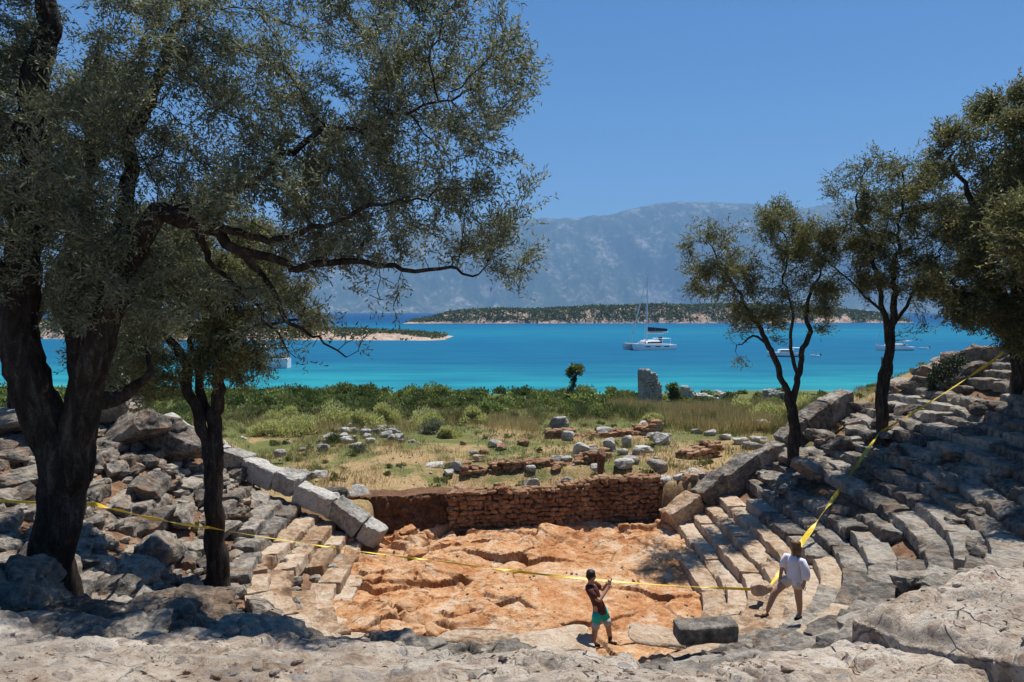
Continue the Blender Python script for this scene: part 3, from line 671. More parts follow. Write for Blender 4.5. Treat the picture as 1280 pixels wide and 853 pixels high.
for k in range(34):
    i = g2.integers(7, 18); r = R0 + STEP * (i + 0.5); t = g2.uniform(0, 18); x, y, a = row_xy(1, r, r, np.array([t])); x = float(x[0]); y = float(y[0])
    rubble(x, y, g2.uniform(0.35, 0.75), 'small grey loose block fallen onto the right seat rows', 'loose blocks on the right seats', float(a[0]), 'rubble', 0.6, 0.22)
for k in range(16):
    x = g2.uniform(5.5, 8.2); y = 25.1 + 0.28 * (x - 5.4) + g2.uniform(0.5, 1.3); s = g2.uniform(0.3, 0.6)
    seed_ += 1; V, F = rock((s * 1.4, s, s * 0.8), seed_, 8, 4.5, 6, 0.05, 0.15)
    place('stone', rot(V, 0.1, 0.1, g2.uniform(0, 3)) + [x, y, hgt(x, y) + 0.1 * s], F, M['wall' if k % 3 else 'white'], 'loose stone in the gap between the stage wall and the right coping', 'stone', 'stones in the gap beside the stage wall')
# small debris nobody could count
def debris(name, n, fx, mat, seed, smin=0.04, smax=0.16, fz=None):
    g = np.random.default_rng(seed); mb = MB(); protos = [rock((1.2, 1, 0.75), 900 + k, 2, 3, 3, 0.05, 0.15) for k in range(10)]
    P = fx(g, n); z = (fz or height)(P[:, 0], P[:, 1])
    for (x, y), zz in zip(P, z):
        V, F = protos[g.integers(10)]; s = smin + (smax - smin) * g.random() ** 2.5
        mb.add(rot(V * s, g.normal() * 0.3, g.normal() * 0.3, g.uniform(0, 6)) + [x, y, zz + s * 0.2], F)
    return tag(obj(name, mb.mesh(name, M[mat])), None, kind='stuff')
def _left(g, n):
    r = g.uniform(5.5, 17, n); t = g.uniform(0, 26, n); a = []
    x, y = [], []
    for rr, tt in zip(r, t):
        p = row_xy(-1, rr, rr, np.array([tt])); x.append(p[0][0]); y.append(p[1][0])
    return np.stack([x, y], 1)
def _right(g, n):
    P = _left(g, n); P[:, 0] = 2 * CX - P[:, 0]; return P
debris('rubble_debris', 5200, _left, 'rubble', 71, 0.05, 0.42)
debris('rubble_debris', 2200, _right, 'rubble', 72, 0.03, 0.2)
debris('gravel', 900, lambda g, n: np.stack([g.uniform(-11, 13, n), g.uniform(26.5, 42, n)], 1), 'white', 73, 0.03, 0.13)
debris_o = debris('gravel', 220, lambda g, n: np.stack([g.uniform(-4.8, 5.4, n), g.uniform(15.2, 24.6, n)], 1), 'tan', 74, 0.02, 0.10, lambda x, y: horch(x, y))
#debris('gravel', 1300, lambda g, n: np.stack([g.uniform(-11, 13, n), g.uniform(26.5, 42, n)], 1), 'white', 73, 0.03, 0.13)

# ---- worn slabs of the upper rows under the camera
m, nt, b = new_mat('conglomerate', 0.9, 0.15); p = pos(nt)
n1 = noise(nt, p, 1.1, 8, 0.65, 0.4); n2 = noise(nt, p, 6, 8, 0.7, 0.2); n3 = noise(nt, p, 32, 6, 0.75)
wp = nd(nt, 'ShaderNodeVectorMath', {0: p, 1: nd(nt, 'ShaderNodeVectorMath', {0: nd(nt, 'ShaderNodeTexNoise', {'Vector': p, 'Scale': 4.0, 'Detail': 3}).outputs['Color'], 'Scale': 0.09}, operation='SCALE').outputs[0]}, operation='ADD').outputs[0]
vo = nd(nt, 'ShaderNodeTexVoronoi', {'Vector': wp, 'Scale': 6.5, 'Randomness': 1.0}); cs = nd(nt, 'ShaderNodeSeparateColor', {0: vo.outputs['Color']})
f = math_(nt, 'ADD', math_(nt, 'MULTIPLY', n1, 0.5), math_(nt, 'MULTIPLY', n2, 0.5))
c = ramp(nt, f, [(0.36, (0.20, 0.14, 0.095)), (0.46, (0.45, 0.36, 0.275)), (0.54, (0.61, 0.525, 0.43)), (0.64, (0.70, 0.64, 0.56))])
pb = math_(nt, 'MULTIPLY', ramp(nt, vo.outputs['Distance'], [(0.34, 1.0), (0.44, 0.0)]), ramp(nt, cs.outputs[0], [(0.40, 0.0), (0.44, 0.85)]))
c = mix(nt, pb, c, ramp(nt, cs.outputs[1], [(0.1, (0.30, 0.30, 0.31)), (0.45, (0.36, 0.25, 0.19)), (0.75, (0.42, 0.36, 0.30)), (0.95, (0.22, 0.19, 0.17))]))
cr = nd(nt, 'ShaderNodeTexVoronoi', {'Vector': wp, 'Scale': 1.15}, feature='DISTANCE_TO_EDGE').outputs['Distance']
crk_ = math_(nt, 'MULTIPLY', ramp(nt, cr, [(0.002, 1.0), (0.010, 0.0)]), ramp(nt, n1, [(0.50, 0.0), (0.60, 0.7)]))
c = mix(nt, crk_, c, (0.10, 0.06, 0.035))
c = mix(nt, ramp(nt, noise(nt, p, 2.6, 6, 0.65), [(0.58, 0.0), (0.70, 0.65)]), c, (0.25, 0.14, 0.075))
c = mix(nt, ramp(nt, noise(nt, p, 0.8, 7, 0.7, 0.5), [(0.50, 0.0), (0.60, 0.5)]), c, (0.35, 0.315, 0.275))
c = mix(nt, ramp(nt, n3, [(0.36, 0.85), (0.45, 0.0)]), c, (0.12, 0.10, 0.085))
nt.links.new(c, b.inputs['Base Color'])
h = math_(nt, 'ADD', math_(nt, 'ADD', n2, math_(nt, 'MULTIPLY', n3, 0.4)), math_(nt, 'SUBTRACT', math_(nt, 'MULTIPLY', pb, 0.25), math_(nt, 'MULTIPLY', crk_, 1.4)))
bump(nt, b, h, 1.0, 0.085)
M['slab'] = m
def slab(label, a0, a1, r0, r1, z0, kr, raise_, seed, n=(150, 64, 8), mat='slab', lump=0.06, depth=0.9):
    V, F = boxgrid(*n); s = np.sign(V) * np.abs(V) ** 0.85
    a = (a0 + a1) / 2 + s[:, 0] * (a1 - a0) / 2; r = (r0 + r1) / 2 + s[:, 1] * (r1 - r0) / 2
    x = CX + r * np.cos(np.radians(a)); y = CY - r * np.sin(np.radians(a)); w = (s[:, 2] + 1) / 2
    q = np.stack([x, y, np.zeros_like(x)], 1)
    dx = 0.20 * fbm(q * 1.3 + seed, 4, seed); dy = 0.24 * fbm(q * 1.3 + seed + 40, 4, seed + 1)
    e = np.minimum(1 - np.abs(V[:, 0]), 1 - np.abs(V[:, 1]) * 1.0); rnd = 0.16 * (1 - smooth(0, 0.12, e)) ** 2
    z = z0 + kr * (r - r0) + raise_(x, y) + lump * fbm(q * 0.9 + seed, 4, seed + 2) * 1.6 + 0.05 * fbm(q * 3.3 + seed, 4, seed + 3, 0.6)
    led = fbm(q * 0.7 + seed + 9, 3, seed + 4) * 3.0; z = z + 0.05 * (np.floor(led) + smooth(0.4, 0.62, led - np.floor(led)))
    f1, f2, cid = worley(q * 1.3 + 0.15 * np.stack([dx, dy, dx * 0], 1) * 5, seed); z = z - 0.08 * (1 - smooth(0.0, 0.06, f2 - f1)) * (cid > 0.55) + 0.09 * (cid - 0.5) + 0.03 * fbm(q * 9 + seed, 4, seed + 8, 0.7)
    z = z - rnd
    P = np.stack([x + dx, y + dy, z - (1 - w) * depth], 1)
    P[:, 2] += 0.0
    c = np.array([x.mean(), y.mean(), P[:, 2].min()])
    return place('stone_slab', P, F, M[mat], label, 'stone slab', None, True, c)
zero = lambda x, y: 0 * x
slab('broad sunlit pale slab with grey pebbles at the bottom middle of the photo', 86.5, 104.5, 13.75, 17.4, 5.27, 0.34, lambda x, y: 0.10 * smooth(-1.6, -2.6, x) * 0, 301, (190, 80, 8))
slab('raised sunlit tan slab with grey pebbles and cracks at the bottom right corner', 60, 77.0, 13.5, 17.6, 5.25, 0.33, lambda x, y: 0.20 * smooth(3.4, 5.0, x), 302, (190, 80, 8))
slab('low tan slab with brown leaf litter between the raised slab and the pale slab', 76.4, 87.2, 13.6, 17.6, 4.98, 0.36, zero, 303, (110, 80, 8))
slab('long lit slab at the bottom left under dappled tree shade', 104, 121, 14.6, 17.6, 5.50, 0.28, zero, 304, (160, 60, 8), 'slab')
def boulder(px, py, d, size, label, seed, mat='rubble', rz=0.1):
    V, F = rock(size, seed, 48, 3.4, 9, 0.03, 0.22); s = float(np.mean(size))
    nn = V / np.linalg.norm(V, axis=1, keepdims=True); f1, f2, cid = worley(V * 2.2 + 0.5 * fbm(V * 2, 2, seed + 9)[:, None], seed)
    V = V + nn * (0.07 * fbm(V * 3 + seed, 4, seed, 0.65) + 0.035 * fbm(V * 10, 4, seed + 1, 0.75) - 0.06 * (1 - smooth(0, 0.10, f2 - f1)) + 0.09 * (cid - 0.5))[:, None]
    V = rot(V, 0, 0, rz); p = W(px, py, d); V[:, 2] += p[2] - V[:, 2].max()
    return place('boulder', V + [p[0], p[1], 0], F, M[mat], label, 'boulder', None, True)
boulder(2, 700, 7.3, (1.3, 1.1, 1.2), 'rounded grey boulder at the left foot of the big olive trunk', 401)
boulder(120, 764, 6.7, (2.5, 1.3, 0.9), 'long low grey boulder in shade below the big olive trunk', 402)
boulder(110, 792, 5.7, (1.9, 1.3, 1.0), 'rounded shaded boulder in the bottom left corner', 403)
boulder(300, 778, 7.0, (1.5, 0.9, 0.6), 'knobbly brownish rock in dappled light right of the shaded boulders', 404)
boulder(470, 797, 7.3, (2.0, 0.9, 0.5), 'flat grey rock in shade just beyond the sunlit slab', 405)
boulder(590, 803, 7.4, (1.4, 0.8, 0.5), 'low grey rock edge behind the pale slab near the middle', 406)
boulder(225, 742, 8.4, (1.6, 1.1, 0.8), 'broken grey rock between the olive trunk and the knobbly rock', 407)
V, F = rbox(1.12, 0.42, 0.33, 0.04, (24, 10, 9)); V = V + 0.04 * np.stack([fbm(V * 3 + 9 * a, 4, 190 + a, 0.6) for a in range(3)], 1)
V = rot(V, 0.05, 0.0, 0.12); place('fallen_block', V + W(881, 788, 12.6), F, M['lime'], 'long squared grey block lying near the front between the two people', 'fallen block')
for k, (px, py, d, s, l) in enumerate([(930, 772, 13.4, 0.8, 'rough dark stone just behind the long squared block'), (1062, 776, 13.0, 1.0, 'flat stone beside the walking woman\'s rear foot'), (1120, 758, 11.8, 1.2, 'flat grey stone right of the walking woman in tree shade'), (985, 786, 12.9, 1.1, 'low flat stone in front of the walking woman'), (690, 800, 15.9, 1.3, 'flat pale stone at the orchestra edge left of the man'), (600, 797, 16.2, 1.3, 'flat grey stone at the near orchestra edge'), (830, 797, 15.4, 1.1, 'flat pale stone at the orchestra edge right of the man')]):
    stone(px, py + 6, d, (s * 1.5, s * 0.8, 0.32 if k < 4 else 0.2), 'lime' if k < 4 else 'tan', l, None, n=12, rz=0.1, power=6, sink=0.15, ground=k < 4)

# dust, chips and dead leaves lying on the worn slabs
from mathutils.bvhtree import BVHTree
_sv, _sf = [], []; _o = 0
for o_ in [k for k in COL.objects if k.name.startswith(('stone_slab', 'boulder'))]:
    v_ = [tuple(v.co + o_.location) for v in o_.data.vertices]; _sv += v_; _sf += [[i + _o for i in pl.vertices] for pl in o_.data.polygons]; _o += len(v_)
bvh = BVHTree.FromPolygons(_sv, _sf); g = np.random.default_rng(404)
protos = [rock((1.3, 1, 0.6), 950 + k, 3, 4, 5, 0.06, 0.18) for k in range(12)]; mb = MB(); lp = []
for k in range(3000):
    x, y = g.uniform(-6.5, 6.5), g.uniform(2.6, 7.6); cl_ = fbm(np.array([[x * 1.1, y * 1.1, 3.0]]), 3, 405)[0]
    if cl_ < -0.05 + 0.2 * g.normal(): continue
    hit = bvh.ray_cast(Vector((x, y, 9)), Vector((0, 0, -1)))
    if hit[0] is None or hit[1].z < 0.6: continue
    p = hit[0]
    if k % 3 == 0: lp.append((p.x, p.y, p.z + 0.006))
    else:
        V, F = protos[g.integers(12)]; s_ = 0.012 + 0.075 * g.random() ** 4; mb.add(rot(V * s_, g.normal() * 0.2, g.normal() * 0.2, g.uniform(0, 6)) + [p.x, p.y, p.z + s_ * 0.15], F)
tag(obj('gravel', mb.mesh('gravel', M['slab'])), None, kind='stuff')
M['dead_leaf'] = plain('dead_leaf', (0.20, 0.11, 0.05), 0.9, 0.1, 0.5, 9)
lp = np.array(lp); lp = np.repeat(lp, 3, 0) + g.normal(size=(len(lp) * 3, 3)) * [0.05, 0.05, 0.002]; D_ = g.normal(size=lp.shape); D_[:, 2] *= 0.15
# ------------------------------------------------------------------ trees
m, nt, b = new_mat('olive_bark', 0.95, 0.1); tc = nd(nt, 'ShaderNodeTexCoord').outputs['Object']
v = nd(nt, 'ShaderNodeMapping', {'Vector': tc, 'Scale': (9, 9, 2.2)}).outputs[0]
n1 = noise(nt, v, 1.0, 8, 0.7, 0.6); n2 = noise(nt, tc, 30, 5, 0.7)
nt.links.new(ramp(nt, math_(nt, 'ADD', math_(nt, 'MULTIPLY', n1, 0.75), math_(nt, 'MULTIPLY', n2, 0.25)), [(0.38, (0.016, 0.012, 0.010)), (0.52, (0.042, 0.033, 0.027)), (0.66, (0.12, 0.10, 0.082))]), b.inputs['Base Color'])
bump(nt, b, n1, 1.0, 0.05); M['bark'] = m
M['olive'] = foliage('olive_leaf', (0.070, 0.084, 0.048), (0.265, 0.285, 0.205), 0.36, 0.55, 0.22)
M['olive_far'] = foliage('olive_leaf_green', (0.070, 0.075, 0.028), (0.24, 0.235, 0.115), 0.40, 0.55, 0.22)
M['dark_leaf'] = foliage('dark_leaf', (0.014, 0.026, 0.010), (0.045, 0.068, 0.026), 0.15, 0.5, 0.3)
M['green_leaf'] = foliage('green_leaf', (0.055, 0.085, 0.022), (0.21, 0.255, 0.08), 0.42)
M['pale_leaf'] = foliage('pale_green_leaf', (0.33, 0.35, 0.14), (0.64, 0.63, 0.33), 0.5)
M['herb'] = foliage('herb_leaf', (0.07, 0.085, 0.03), (0.24, 0.25, 0.11), 0.35)
M['straw'] = foliage('straw', (0.20, 0.13, 0.06), (0.44, 0.34, 0.18), 0.25)
M['russet'] = foliage('russet_grass', (0.23, 0.165, 0.08), (0.50, 0.41, 0.23), 0.4)
M['grass'] = foliage('green_grass', (0.05, 0.075, 0.02), (0.17, 0.21, 0.07), 0.3)

Vl, Fl, _t = leaves(lp, D_, 0.05, 0.014, np.random.default_rng(5), np.zeros(len(lp)))
tag(obj('litter', mesh_np('litter', Vl, Fl, M['dead_leaf'])), None, kind='stuff')
def resample(P, rr, step):
    P = np.asarray(P); d = np.r_[0, np.cumsum(np.linalg.norm(np.diff(P, axis=0), axis=1))]; n = max(3, int(d[-1] / step) + 1); t = np.linspace(0, d[-1], n)
    # smooth path through the given points
    def cr(col):
        k = np.clip(np.searchsorted(d, t) - 1, 0, len(d) - 2); m_ = np.gradient(col, d); h = d[k + 1] - d[k]; u = (t - d[k]) / h
        return (2*u**3-3*u**2+1)*col[k] + (u**3-2*u**2+u)*h*m_[k] + (-2*u**3+3*u**2)*col[k+1] + (u**3-u**2)*h*m_[k+1]
    return np.stack([cr(P[:, j]) for j in range(3)], 1), np.interp(t, d, rr)
def colonize(start, attr_, step, infl, kill, iters=140, seed=0, sag=0.0):
    """grow twigs from the limb points towards the crown's points"""
    g = np.random.default_rng(seed); N = [np.array(p) for p in start]; par = [-1] * len(N); A = attr_.copy()
    near = np.full(len(A), -1); dist = np.full(len(A), 1e9); fresh = np.arange(len(N)); alive = np.ones(len(A), bool)
    for it in range(iters):
        if len(fresh):
            P = np.array([N[k] for k in fresh])
            for c in range(0, len(P), 400):
                dd = np.linalg.norm(A[:, None] - P[None, c:c + 400], axis=2); j = dd.argmin(1); dm = dd[np.arange(len(A)), j]; u = dm < dist
                dist[u] = dm[u]; near[u] = fresh[c + j[u]]
        alive &= dist > kill; use = alive & (dist < infl * (1 + 4 * (it < 12)))
        if not use.any(): break
        NN = np.array(N); fresh = []
        ks = near[use]; dirs = A[use] - NN[ks]; dirs /= np.linalg.norm(dirs, axis=1, keepdims=True)
        acc = np.zeros_like(NN); np.add.at(acc, ks, dirs)
        for k in np.unique(ks):
            v = acc[k]; l = np.linalg.norm(v)
            if l < 1e-6: continue
            v = v / l + g.normal(size=3) * 0.28; v[2] -= sag; v /= np.linalg.norm(v); q = NN[k] + v * step
            N.append(q); par.append(int(k)); fresh.append(len(N) - 1)
        fresh = np.array(fresh)
        if len(N) > 9000: break
    return np.array(N), np.array(par)
def crown_points(cl, n, g):
    vol = np.array([c[1][0] * c[1][1] * c[1][2] * c[2] for c in cl]); P = []; lf = []
    for c, k in zip(cl, np.maximum((n * vol / vol.sum()).astype(int), 12)):
        q = g.normal(size=(k, 3)); q /= np.linalg.norm(q, axis=1, keepdims=True); q *= (g.random(k) ** 0.42)[:, None]
        P.append(c[0] + q * np.array(c[1])); lf.append(np.full(k, c[3]))
    P = np.concatenate(P); lf = np.concatenate(lf); s = float(np.mean([min(c[1]) for c in cl])); keep = fbm(P / s * 0.9 + 5, 3, 13) > -0.10
    return P[keep], lf[keep]
def build_tree(name, label, base, limbs, clusters, step, infl, kill, natt, nleaf, leaf, mat, seed, group=None, sag=0.0, tw=0.006, sc=1.0):
    """limbs: polylines of (px,py,d,radius); clusters: (px,py,d, rx px, ry px, depth m, weight, leafiness)"""
    g = np.random.default_rng(seed); base = np.array(base)
    t = thing(name, label, 'tree', base, group)
    start = []; tr = MB()
    for li, L in enumerate(limbs):
        P = np.array([W(q[0], q[1], q[2]) for q in L]); rr = np.array([q[3] for q in L]) * (0.78 if sc == 0.6 else 1.0)
        if li == 0: P[0] = base - [0, 0, 0.15]
        P, rr = resample(P, rr, step * 0.7)
        wv_ = np.linspace(0, 1, len(P))[2:, None] ** 0.5 if li else 0.3
        P[2:] += np.stack([fbm(P[2:] * (0.35 / step) + seed + li * 7 + 31 * a_, 3, seed + a_, 0.6) for a_ in range(3)], 1) * step * 1.5 * wv_
        k = 44 if rr.max() > 0.19 and step < 0.2 else 22 if rr.max() > 0.2 else 12 if rr.max() > 0.08 else 7
        V, F = tube(P, rr, k)
        n = len(P) * k; C = np.repeat(P, k, 0); d = V[:n] - C; a = np.tile(np.arange(k), len(P)) / k * 2 * math.pi; s = np.repeat(np.arange(len(P)) * step * 0.7, k)
        f = 1 + 0.20 * fbm(np.stack([np.cos(a) * 1.6 + li * 5, np.sin(a) * 1.6, s * 0.8 + seed], 1), 3, seed + li) + 0.26 * fbm(np.stack([np.cos(a) * 3.2 + li, np.sin(a) * 3.2, s * 0.6], 1), 4, seed + 9, 0.65)
        if li == 0: f = f * (1 + 0.55 * np.exp(-s / (0.9 * rr[0])) * (0.7 + 0.5 * np.cos(a * 3 + seed)))
        V[:n] = C + d * f[:, None]; tr.add(V, F)
        if li > 0 or len(limbs) == 1: start += list(P[len(P) // 3:])
        else: start += list(P[-2:])
    cl = []
    for c in clusters:
        p = W(c[0], c[1], c[2]); k = c[2] / FPX; cl.append((p, (c[3] * k, c[5], c[4] * k), c[6] if len(c) > 6 else 1.0, c[7] if len(c) > 7 else 1.0))
    A, lf = crown_points(cl, natt, g)
    N, par = colonize(np.array(start), A, step, infl, kill, 150, seed, sag)
    n0 = len(start); kids = [[] for _ in N]
    for k in range(n0, len(N)): kids[par[k]].append(k)
    r = np.zeros(len(N))
    for k in range(len(N) - 1, n0 - 1, -1):
        r[k] = tw if not kids[k] else (sum(r[c] ** 2.3 for c in kids[k])) ** (1 / 2.3)
    r = np.minimum(r, 0.05 * sc * step / 0.16)
    def chain(k0, k1):
        P = [N[k0], N[k1]]; q = [r[k1], r[k1]]; k = k1
        while kids[k]:
            c = sorted(kids[k], key=lambda j: -r[j]); stack.extend([(k, j) for j in c[1:]]); k = c[0]; P.append(N[k]); q.append(r[k])
        V, F = tube(np.array(P), np.array(q), 5 if max(q) > 0.015 else 4, False); tr.add(V, F)
    stack = [(k, c) for k in range(n0) for c in kids[k]]
    while stack: chain(*stack.pop())
    me = tr.mesh('trunk', M['bark'], True); me.transform(Matrix.Translation(-Vector(base))); obj('trunk', me, t)
    # leaves along the thin twigs
    thin = np.array([k for k in range(n0, len(N)) if r[k] < tw * 2.6]); D = N[thin] - N[par[thin]]; D /= np.maximum(np.linalg.norm(D, axis=1, keepdims=True), 1e-9)
    lk = np.zeros(len(thin))
    for c in range(0, len(thin), 500): lk[c:c + 500] = lf[np.linalg.norm(N[thin[c:c + 500]][:, None] - A[None], axis=2).argmin(1)]
    pr = lk * (0.16 + 1.1 * np.clip(0.5 + fbm(N[thin] / (step * 4.5) + 3, 3, seed + 3) * 2.4, 0, 1) ** 1.4); pr = pr / pr.sum()
    q = 9; pick = g.choice(len(thin), nleaf // q, p=pr)
    tl = step * 1.7; td = D[pick] + g.normal(size=(len(pick), 3)) * 0.6; td[:, 2] -= sag * 2; td /= np.linalg.norm(td, axis=1, keepdims=True)
    o = N[thin][pick] + g.normal(size=(len(pick), 3)) * step * 0.35
    O = np.repeat(o, q, 0) + np.repeat(td, q, 0) * (np.tile(np.arange(q), len(pick)) / q)[:, None] * tl
    LD = np.repeat(td, q, 0) * 0.75 + g.normal(size=O.shape) * 0.62
    tint = np.clip(np.repeat(g.normal(0.36, 0.16, len(pick)), q) + g.normal(0, 0.14, len(O)) + (g.random(len(O)) < 0.06) * 0.5, 0, 1)
    V, F, tt = leaves(O, LD, leaf[0], leaf[1], g, tint)
    obj('crown', mesh_np('crown', V - base, F, M[mat], False, {'tint': tt}), t)
    return t
def gbase(px, py, d):
    p = W(px, py, d); p[2] = hgt(p[0], p[1]); return p
big = [
 [(62, 752, 8.5, 0.31), (66, 700, 8.5, 0.26), (78, 620, 8.5, 0.26), (86, 560, 8.5, 0.27), (84, 535, 8.5, 0.23)],
 [(80, 600, 8.5, 0.24), (56, 515, 8.5, 0.25), (26, 440, 8.55, 0.23), (22, 360, 8.6, 0.20), (38, 260, 8.6, 0.18), (45, 150, 8.7, 0.15), (54, 40, 8.8, 0.13), (54, -60, 9, 0.10), (66, -260, 9, 0.06)],
 [(88, 600, 8.5, 0.22), (104, 500, 8.4, 0.20), (122, 440, 8.3, 0.17), (140, 370, 8.2, 0.16), (165, 310, 8.1, 0.13), (200, 268, 8.0, 0.10), (250, 280, 7.9, 0.075), (300, 312, 7.9, 0.055), (350, 332, 7.9, 0.045), (480, 328, 7.9, 0.028), (600, 345, 7.9, 0.01)],
 [(200, 270, 8.0, 0.08), (240, 262, 8.1, 0.06), (300, 240, 8.2, 0.05), (370, 190, 8.2, 0.04), (450, 150, 8.1, 0.025), (560, 120, 8.0, 0.01)],
 [(132, 400, 8.3, 0.12), (160, 225, 8.8, 0.09), (175, 150, 9.0, 0.075), (205, 100, 9, 0.06), (226, 30, 9, 0.045), (270, -90, 9, 0.02)],
 [(112, 500, 8.5, 0.13), (150, 500, 8.8, 0.09), (176, 470, 9.0, 0.05), (185, 430, 9.2, 0.02)],
 [(100, 480, 8.6, 0.12), (92, 400, 8.9, 0.11), (104, 300, 9.2, 0.085), (112, 180, 9.3, 0.06), (132, 50, 9.3, 0.03)],
 [(250, 280, 7.9, 0.05), (330, 300, 7.6, 0.035), (430, 270, 7.5, 0.025), (540, 255, 7.5, 0.01)],
 [(300, 312, 7.9, 0.04), (345, 372, 8.0, 0.03), (385, 410, 8.1, 0.02), (430, 450, 8.1, 0.01)],
 [(240, 275, 7.9, 0.05), (270, 330, 8.2, 0.03), (320, 380, 8.4, 0.02), (360, 440, 8.4, 0.01)],
 [(22, 360, 8.6, 0.12), (-40, 300, 8.3, 0.09), (-120, 200, 8.2, 0.06), (-220, 100, 8.2, 0.02)],
]
bigc = [(570, 90, 8.5, 105, 95, 1.2), (600, 225, 8.4, 78, 85, 1.0), (520, 180, 8.5, 110, 110, 1.2), (430, 90, 8.9, 150, 130, 1.5), (420, 250, 8.6, 140, 90, 1.3), (590, 310, 8.3, 90, 42, 0.8), (640, 285, 8.3, 40, 50, 0.7), (500, 340, 8.3, 80, 40, 0.8, 0.9, 0.5),
 (270, 110, 8.6, 130, 130, 2.0), (160, 230, 8.5, 120, 120, 1.7), (90, 120, 9.1, 95, 100, 1.3), (60, 300, 8.6, 90, 110, 1.5), (170, 350, 8.6, 90, 90, 1.2), (330, 360, 8.4, 90, 60, 1.0, 0.8, 0.55),
 (600, 0, 8.5, 70, 60, 1.0), (420, -70, 9.6, 170, 80, 1.6), (130, -100, 9.2, 200, 80, 1.8), (-120, 120, 8.3, 150, 180, 2.0), (90, 400, 8.9, 60, 60, 0.9, 0.8, 0.7),
 (290, 265, 7.5, 75, 45, 0.5, 1.3), (430, 305, 7.6, 80, 40, 0.5, 1.3), (360, 215, 7.7, 70, 45, 0.5, 1.2), (390, 420, 8.1, 65, 50, 0.5, 1.1, 0.12), (330, 410, 8.3, 60, 60, 0.6, 0.8, 0.3), (460, 395, 8.0, 50, 40, 0.5, 1.0, 0.2)]
build_tree('olive_tree', 'great dark olive tree with a thick forked trunk filling the left of the photo', gbase(62, 752, 8.5), big, bigc, 0.15, 1.1, 0.25, 6000, 260000, (0.070, 0.018), 'olive', 501, 'olive trees', 0.02, 0.0045)
build_tree('olive_tree', 'slender olive with three leaning stems standing in the collapsed left seats', gbase(270, 690, 16.5),
 [[(270, 700, 16.5, 0.27), (268, 640, 16.5, 0.22), (266, 600, 16.5, 0.2), (266, 575, 16.5, 0.19)],
  [(266, 600, 16.5, 0.17), (254, 530, 16.5, 0.14), (236, 480, 16.4, 0.12), (222, 440, 16.4, 0.1), (200, 390, 16.4, 0.06), (180, 340, 16.4, 0.03)],
  [(268, 600, 16.5, 0.18), (270, 520, 16.5, 0.17), (274, 460, 16.5, 0.15), (280, 400, 16.6, 0.09), (292, 330, 16.6, 0.04)],
  [(270, 560, 16.6, 0.12), (252, 490, 16.8, 0.1), (240, 450, 17, 0.07), (262, 380, 17, 0.03)],
  [(276, 440, 16.5, 0.07), (320, 410, 16.4, 0.05), (370, 390, 16.3, 0.02)]],
 [(200, 350, 16.4, 80, 60, 1.5), (280, 350, 16.6, 90, 70, 1.6), (350, 390, 16.4, 60, 45, 1.0, 1, 0.7), (180, 420, 16.4, 55, 50, 1.0), (270, 440, 16.6, 70, 40, 1.0, 1, 0.8), (150, 460, 16.8, 45, 45, 0.9), (215, 455, 16.2, 50, 35, 0.8), (330, 430, 16.4, 45, 40, 0.8), (180, 475, 16.8, 40, 30, 0.7), (340, 450, 16.3, 50, 25, 0.7, 1, 0.3), (240, 300, 16.8, 100, 50, 1.3)],
 0.24, 1.4, 0.4, 1900, 135000, (0.10, 0.028), 'olive_far', 502, 'olive trees', 0.02, 0.008, 0.7)
T1 = [[(993, 560, 25, 0.26), (993, 530, 25, 0.23), (989, 500, 25, 0.22), (988, 490, 25, 0.2)],
      [(990, 505, 25, 0.15), (978, 470, 25, 0.13), (960, 430, 25, 0.12), (940, 395, 25, 0.1), (915, 350, 25, 0.07), (890, 310, 25, 0.03)],
      [(990, 505, 25, 0.15), (999, 470, 25, 0.12), (1004, 430, 25, 0.11), (1010, 390, 25, 0.09), (1022, 340, 25, 0.05), (1030, 300, 25, 0.03)],
      [(996, 480, 25.2, 0.1), (990, 430, 25.3, 0.08), (985, 380, 25.3, 0.06), (978, 310, 25.3, 0.03)],
      [(960, 430, 25, 0.07), (935, 420, 24.8, 0.04), (920, 440, 24.8, 0.015)]]
build_tree('olive_tree', 'two-stemmed leaning olive at the top of the right end coping, nearest the sea view', gbase(993, 556, 25), T1,
 [(885, 315, 25, 38, 40, 1.3), (925, 345, 25, 40, 38, 1.2), (975, 285, 25, 36, 38, 1.3), (1015, 310, 25, 35, 45, 1.3), (1025, 375, 25, 38, 38, 1.2), (930, 395, 25, 32, 28, 0.9), (970, 360, 25, 40, 35, 1.0), (925, 445, 24.8, 20, 17, 0.5, 1.4), (985, 395, 25.2, 40, 24, 0.8), (866, 350, 25, 20, 24, .8)],
 0.26, 1.5, 0.42, 1100, 42000, (0.115, 0.034), 'olive_far', 503, 'olive trees', 0.02, 0.009, 0.6)
T2 = [[(1104, 530, 24, 0.27), (1103, 500, 24, 0.22), (1110, 450, 24, 0.19), (1113, 425, 24, 0.18)],
      [(1112, 440, 24, 0.15), (1108, 395, 24, 0.12), (1095, 340, 24, 0.09), (1080, 280, 24, 0.06), (1070, 230, 24, 0.03)],
      [(1112, 440, 24, 0.17), (1116, 390, 24, 0.14), (1116, 340, 24, 0.1), (1125, 280, 24, 0.06), (1130, 220, 24, 0.03)],
      [(1114, 410, 24, 0.1), (1135, 380, 24, 0.08), (1160, 340, 23.8, 0.05), (1180, 300, 23.6, 0.03)],
      [(1110, 400, 24, 0.07), (1080, 370, 24.2, 0.05), (1050, 340, 24.3, 0.03)],
      [(1103, 500, 24, 0.16), (1099, 470, 24, 0.11), (1097, 452, 24, 0.03)]]
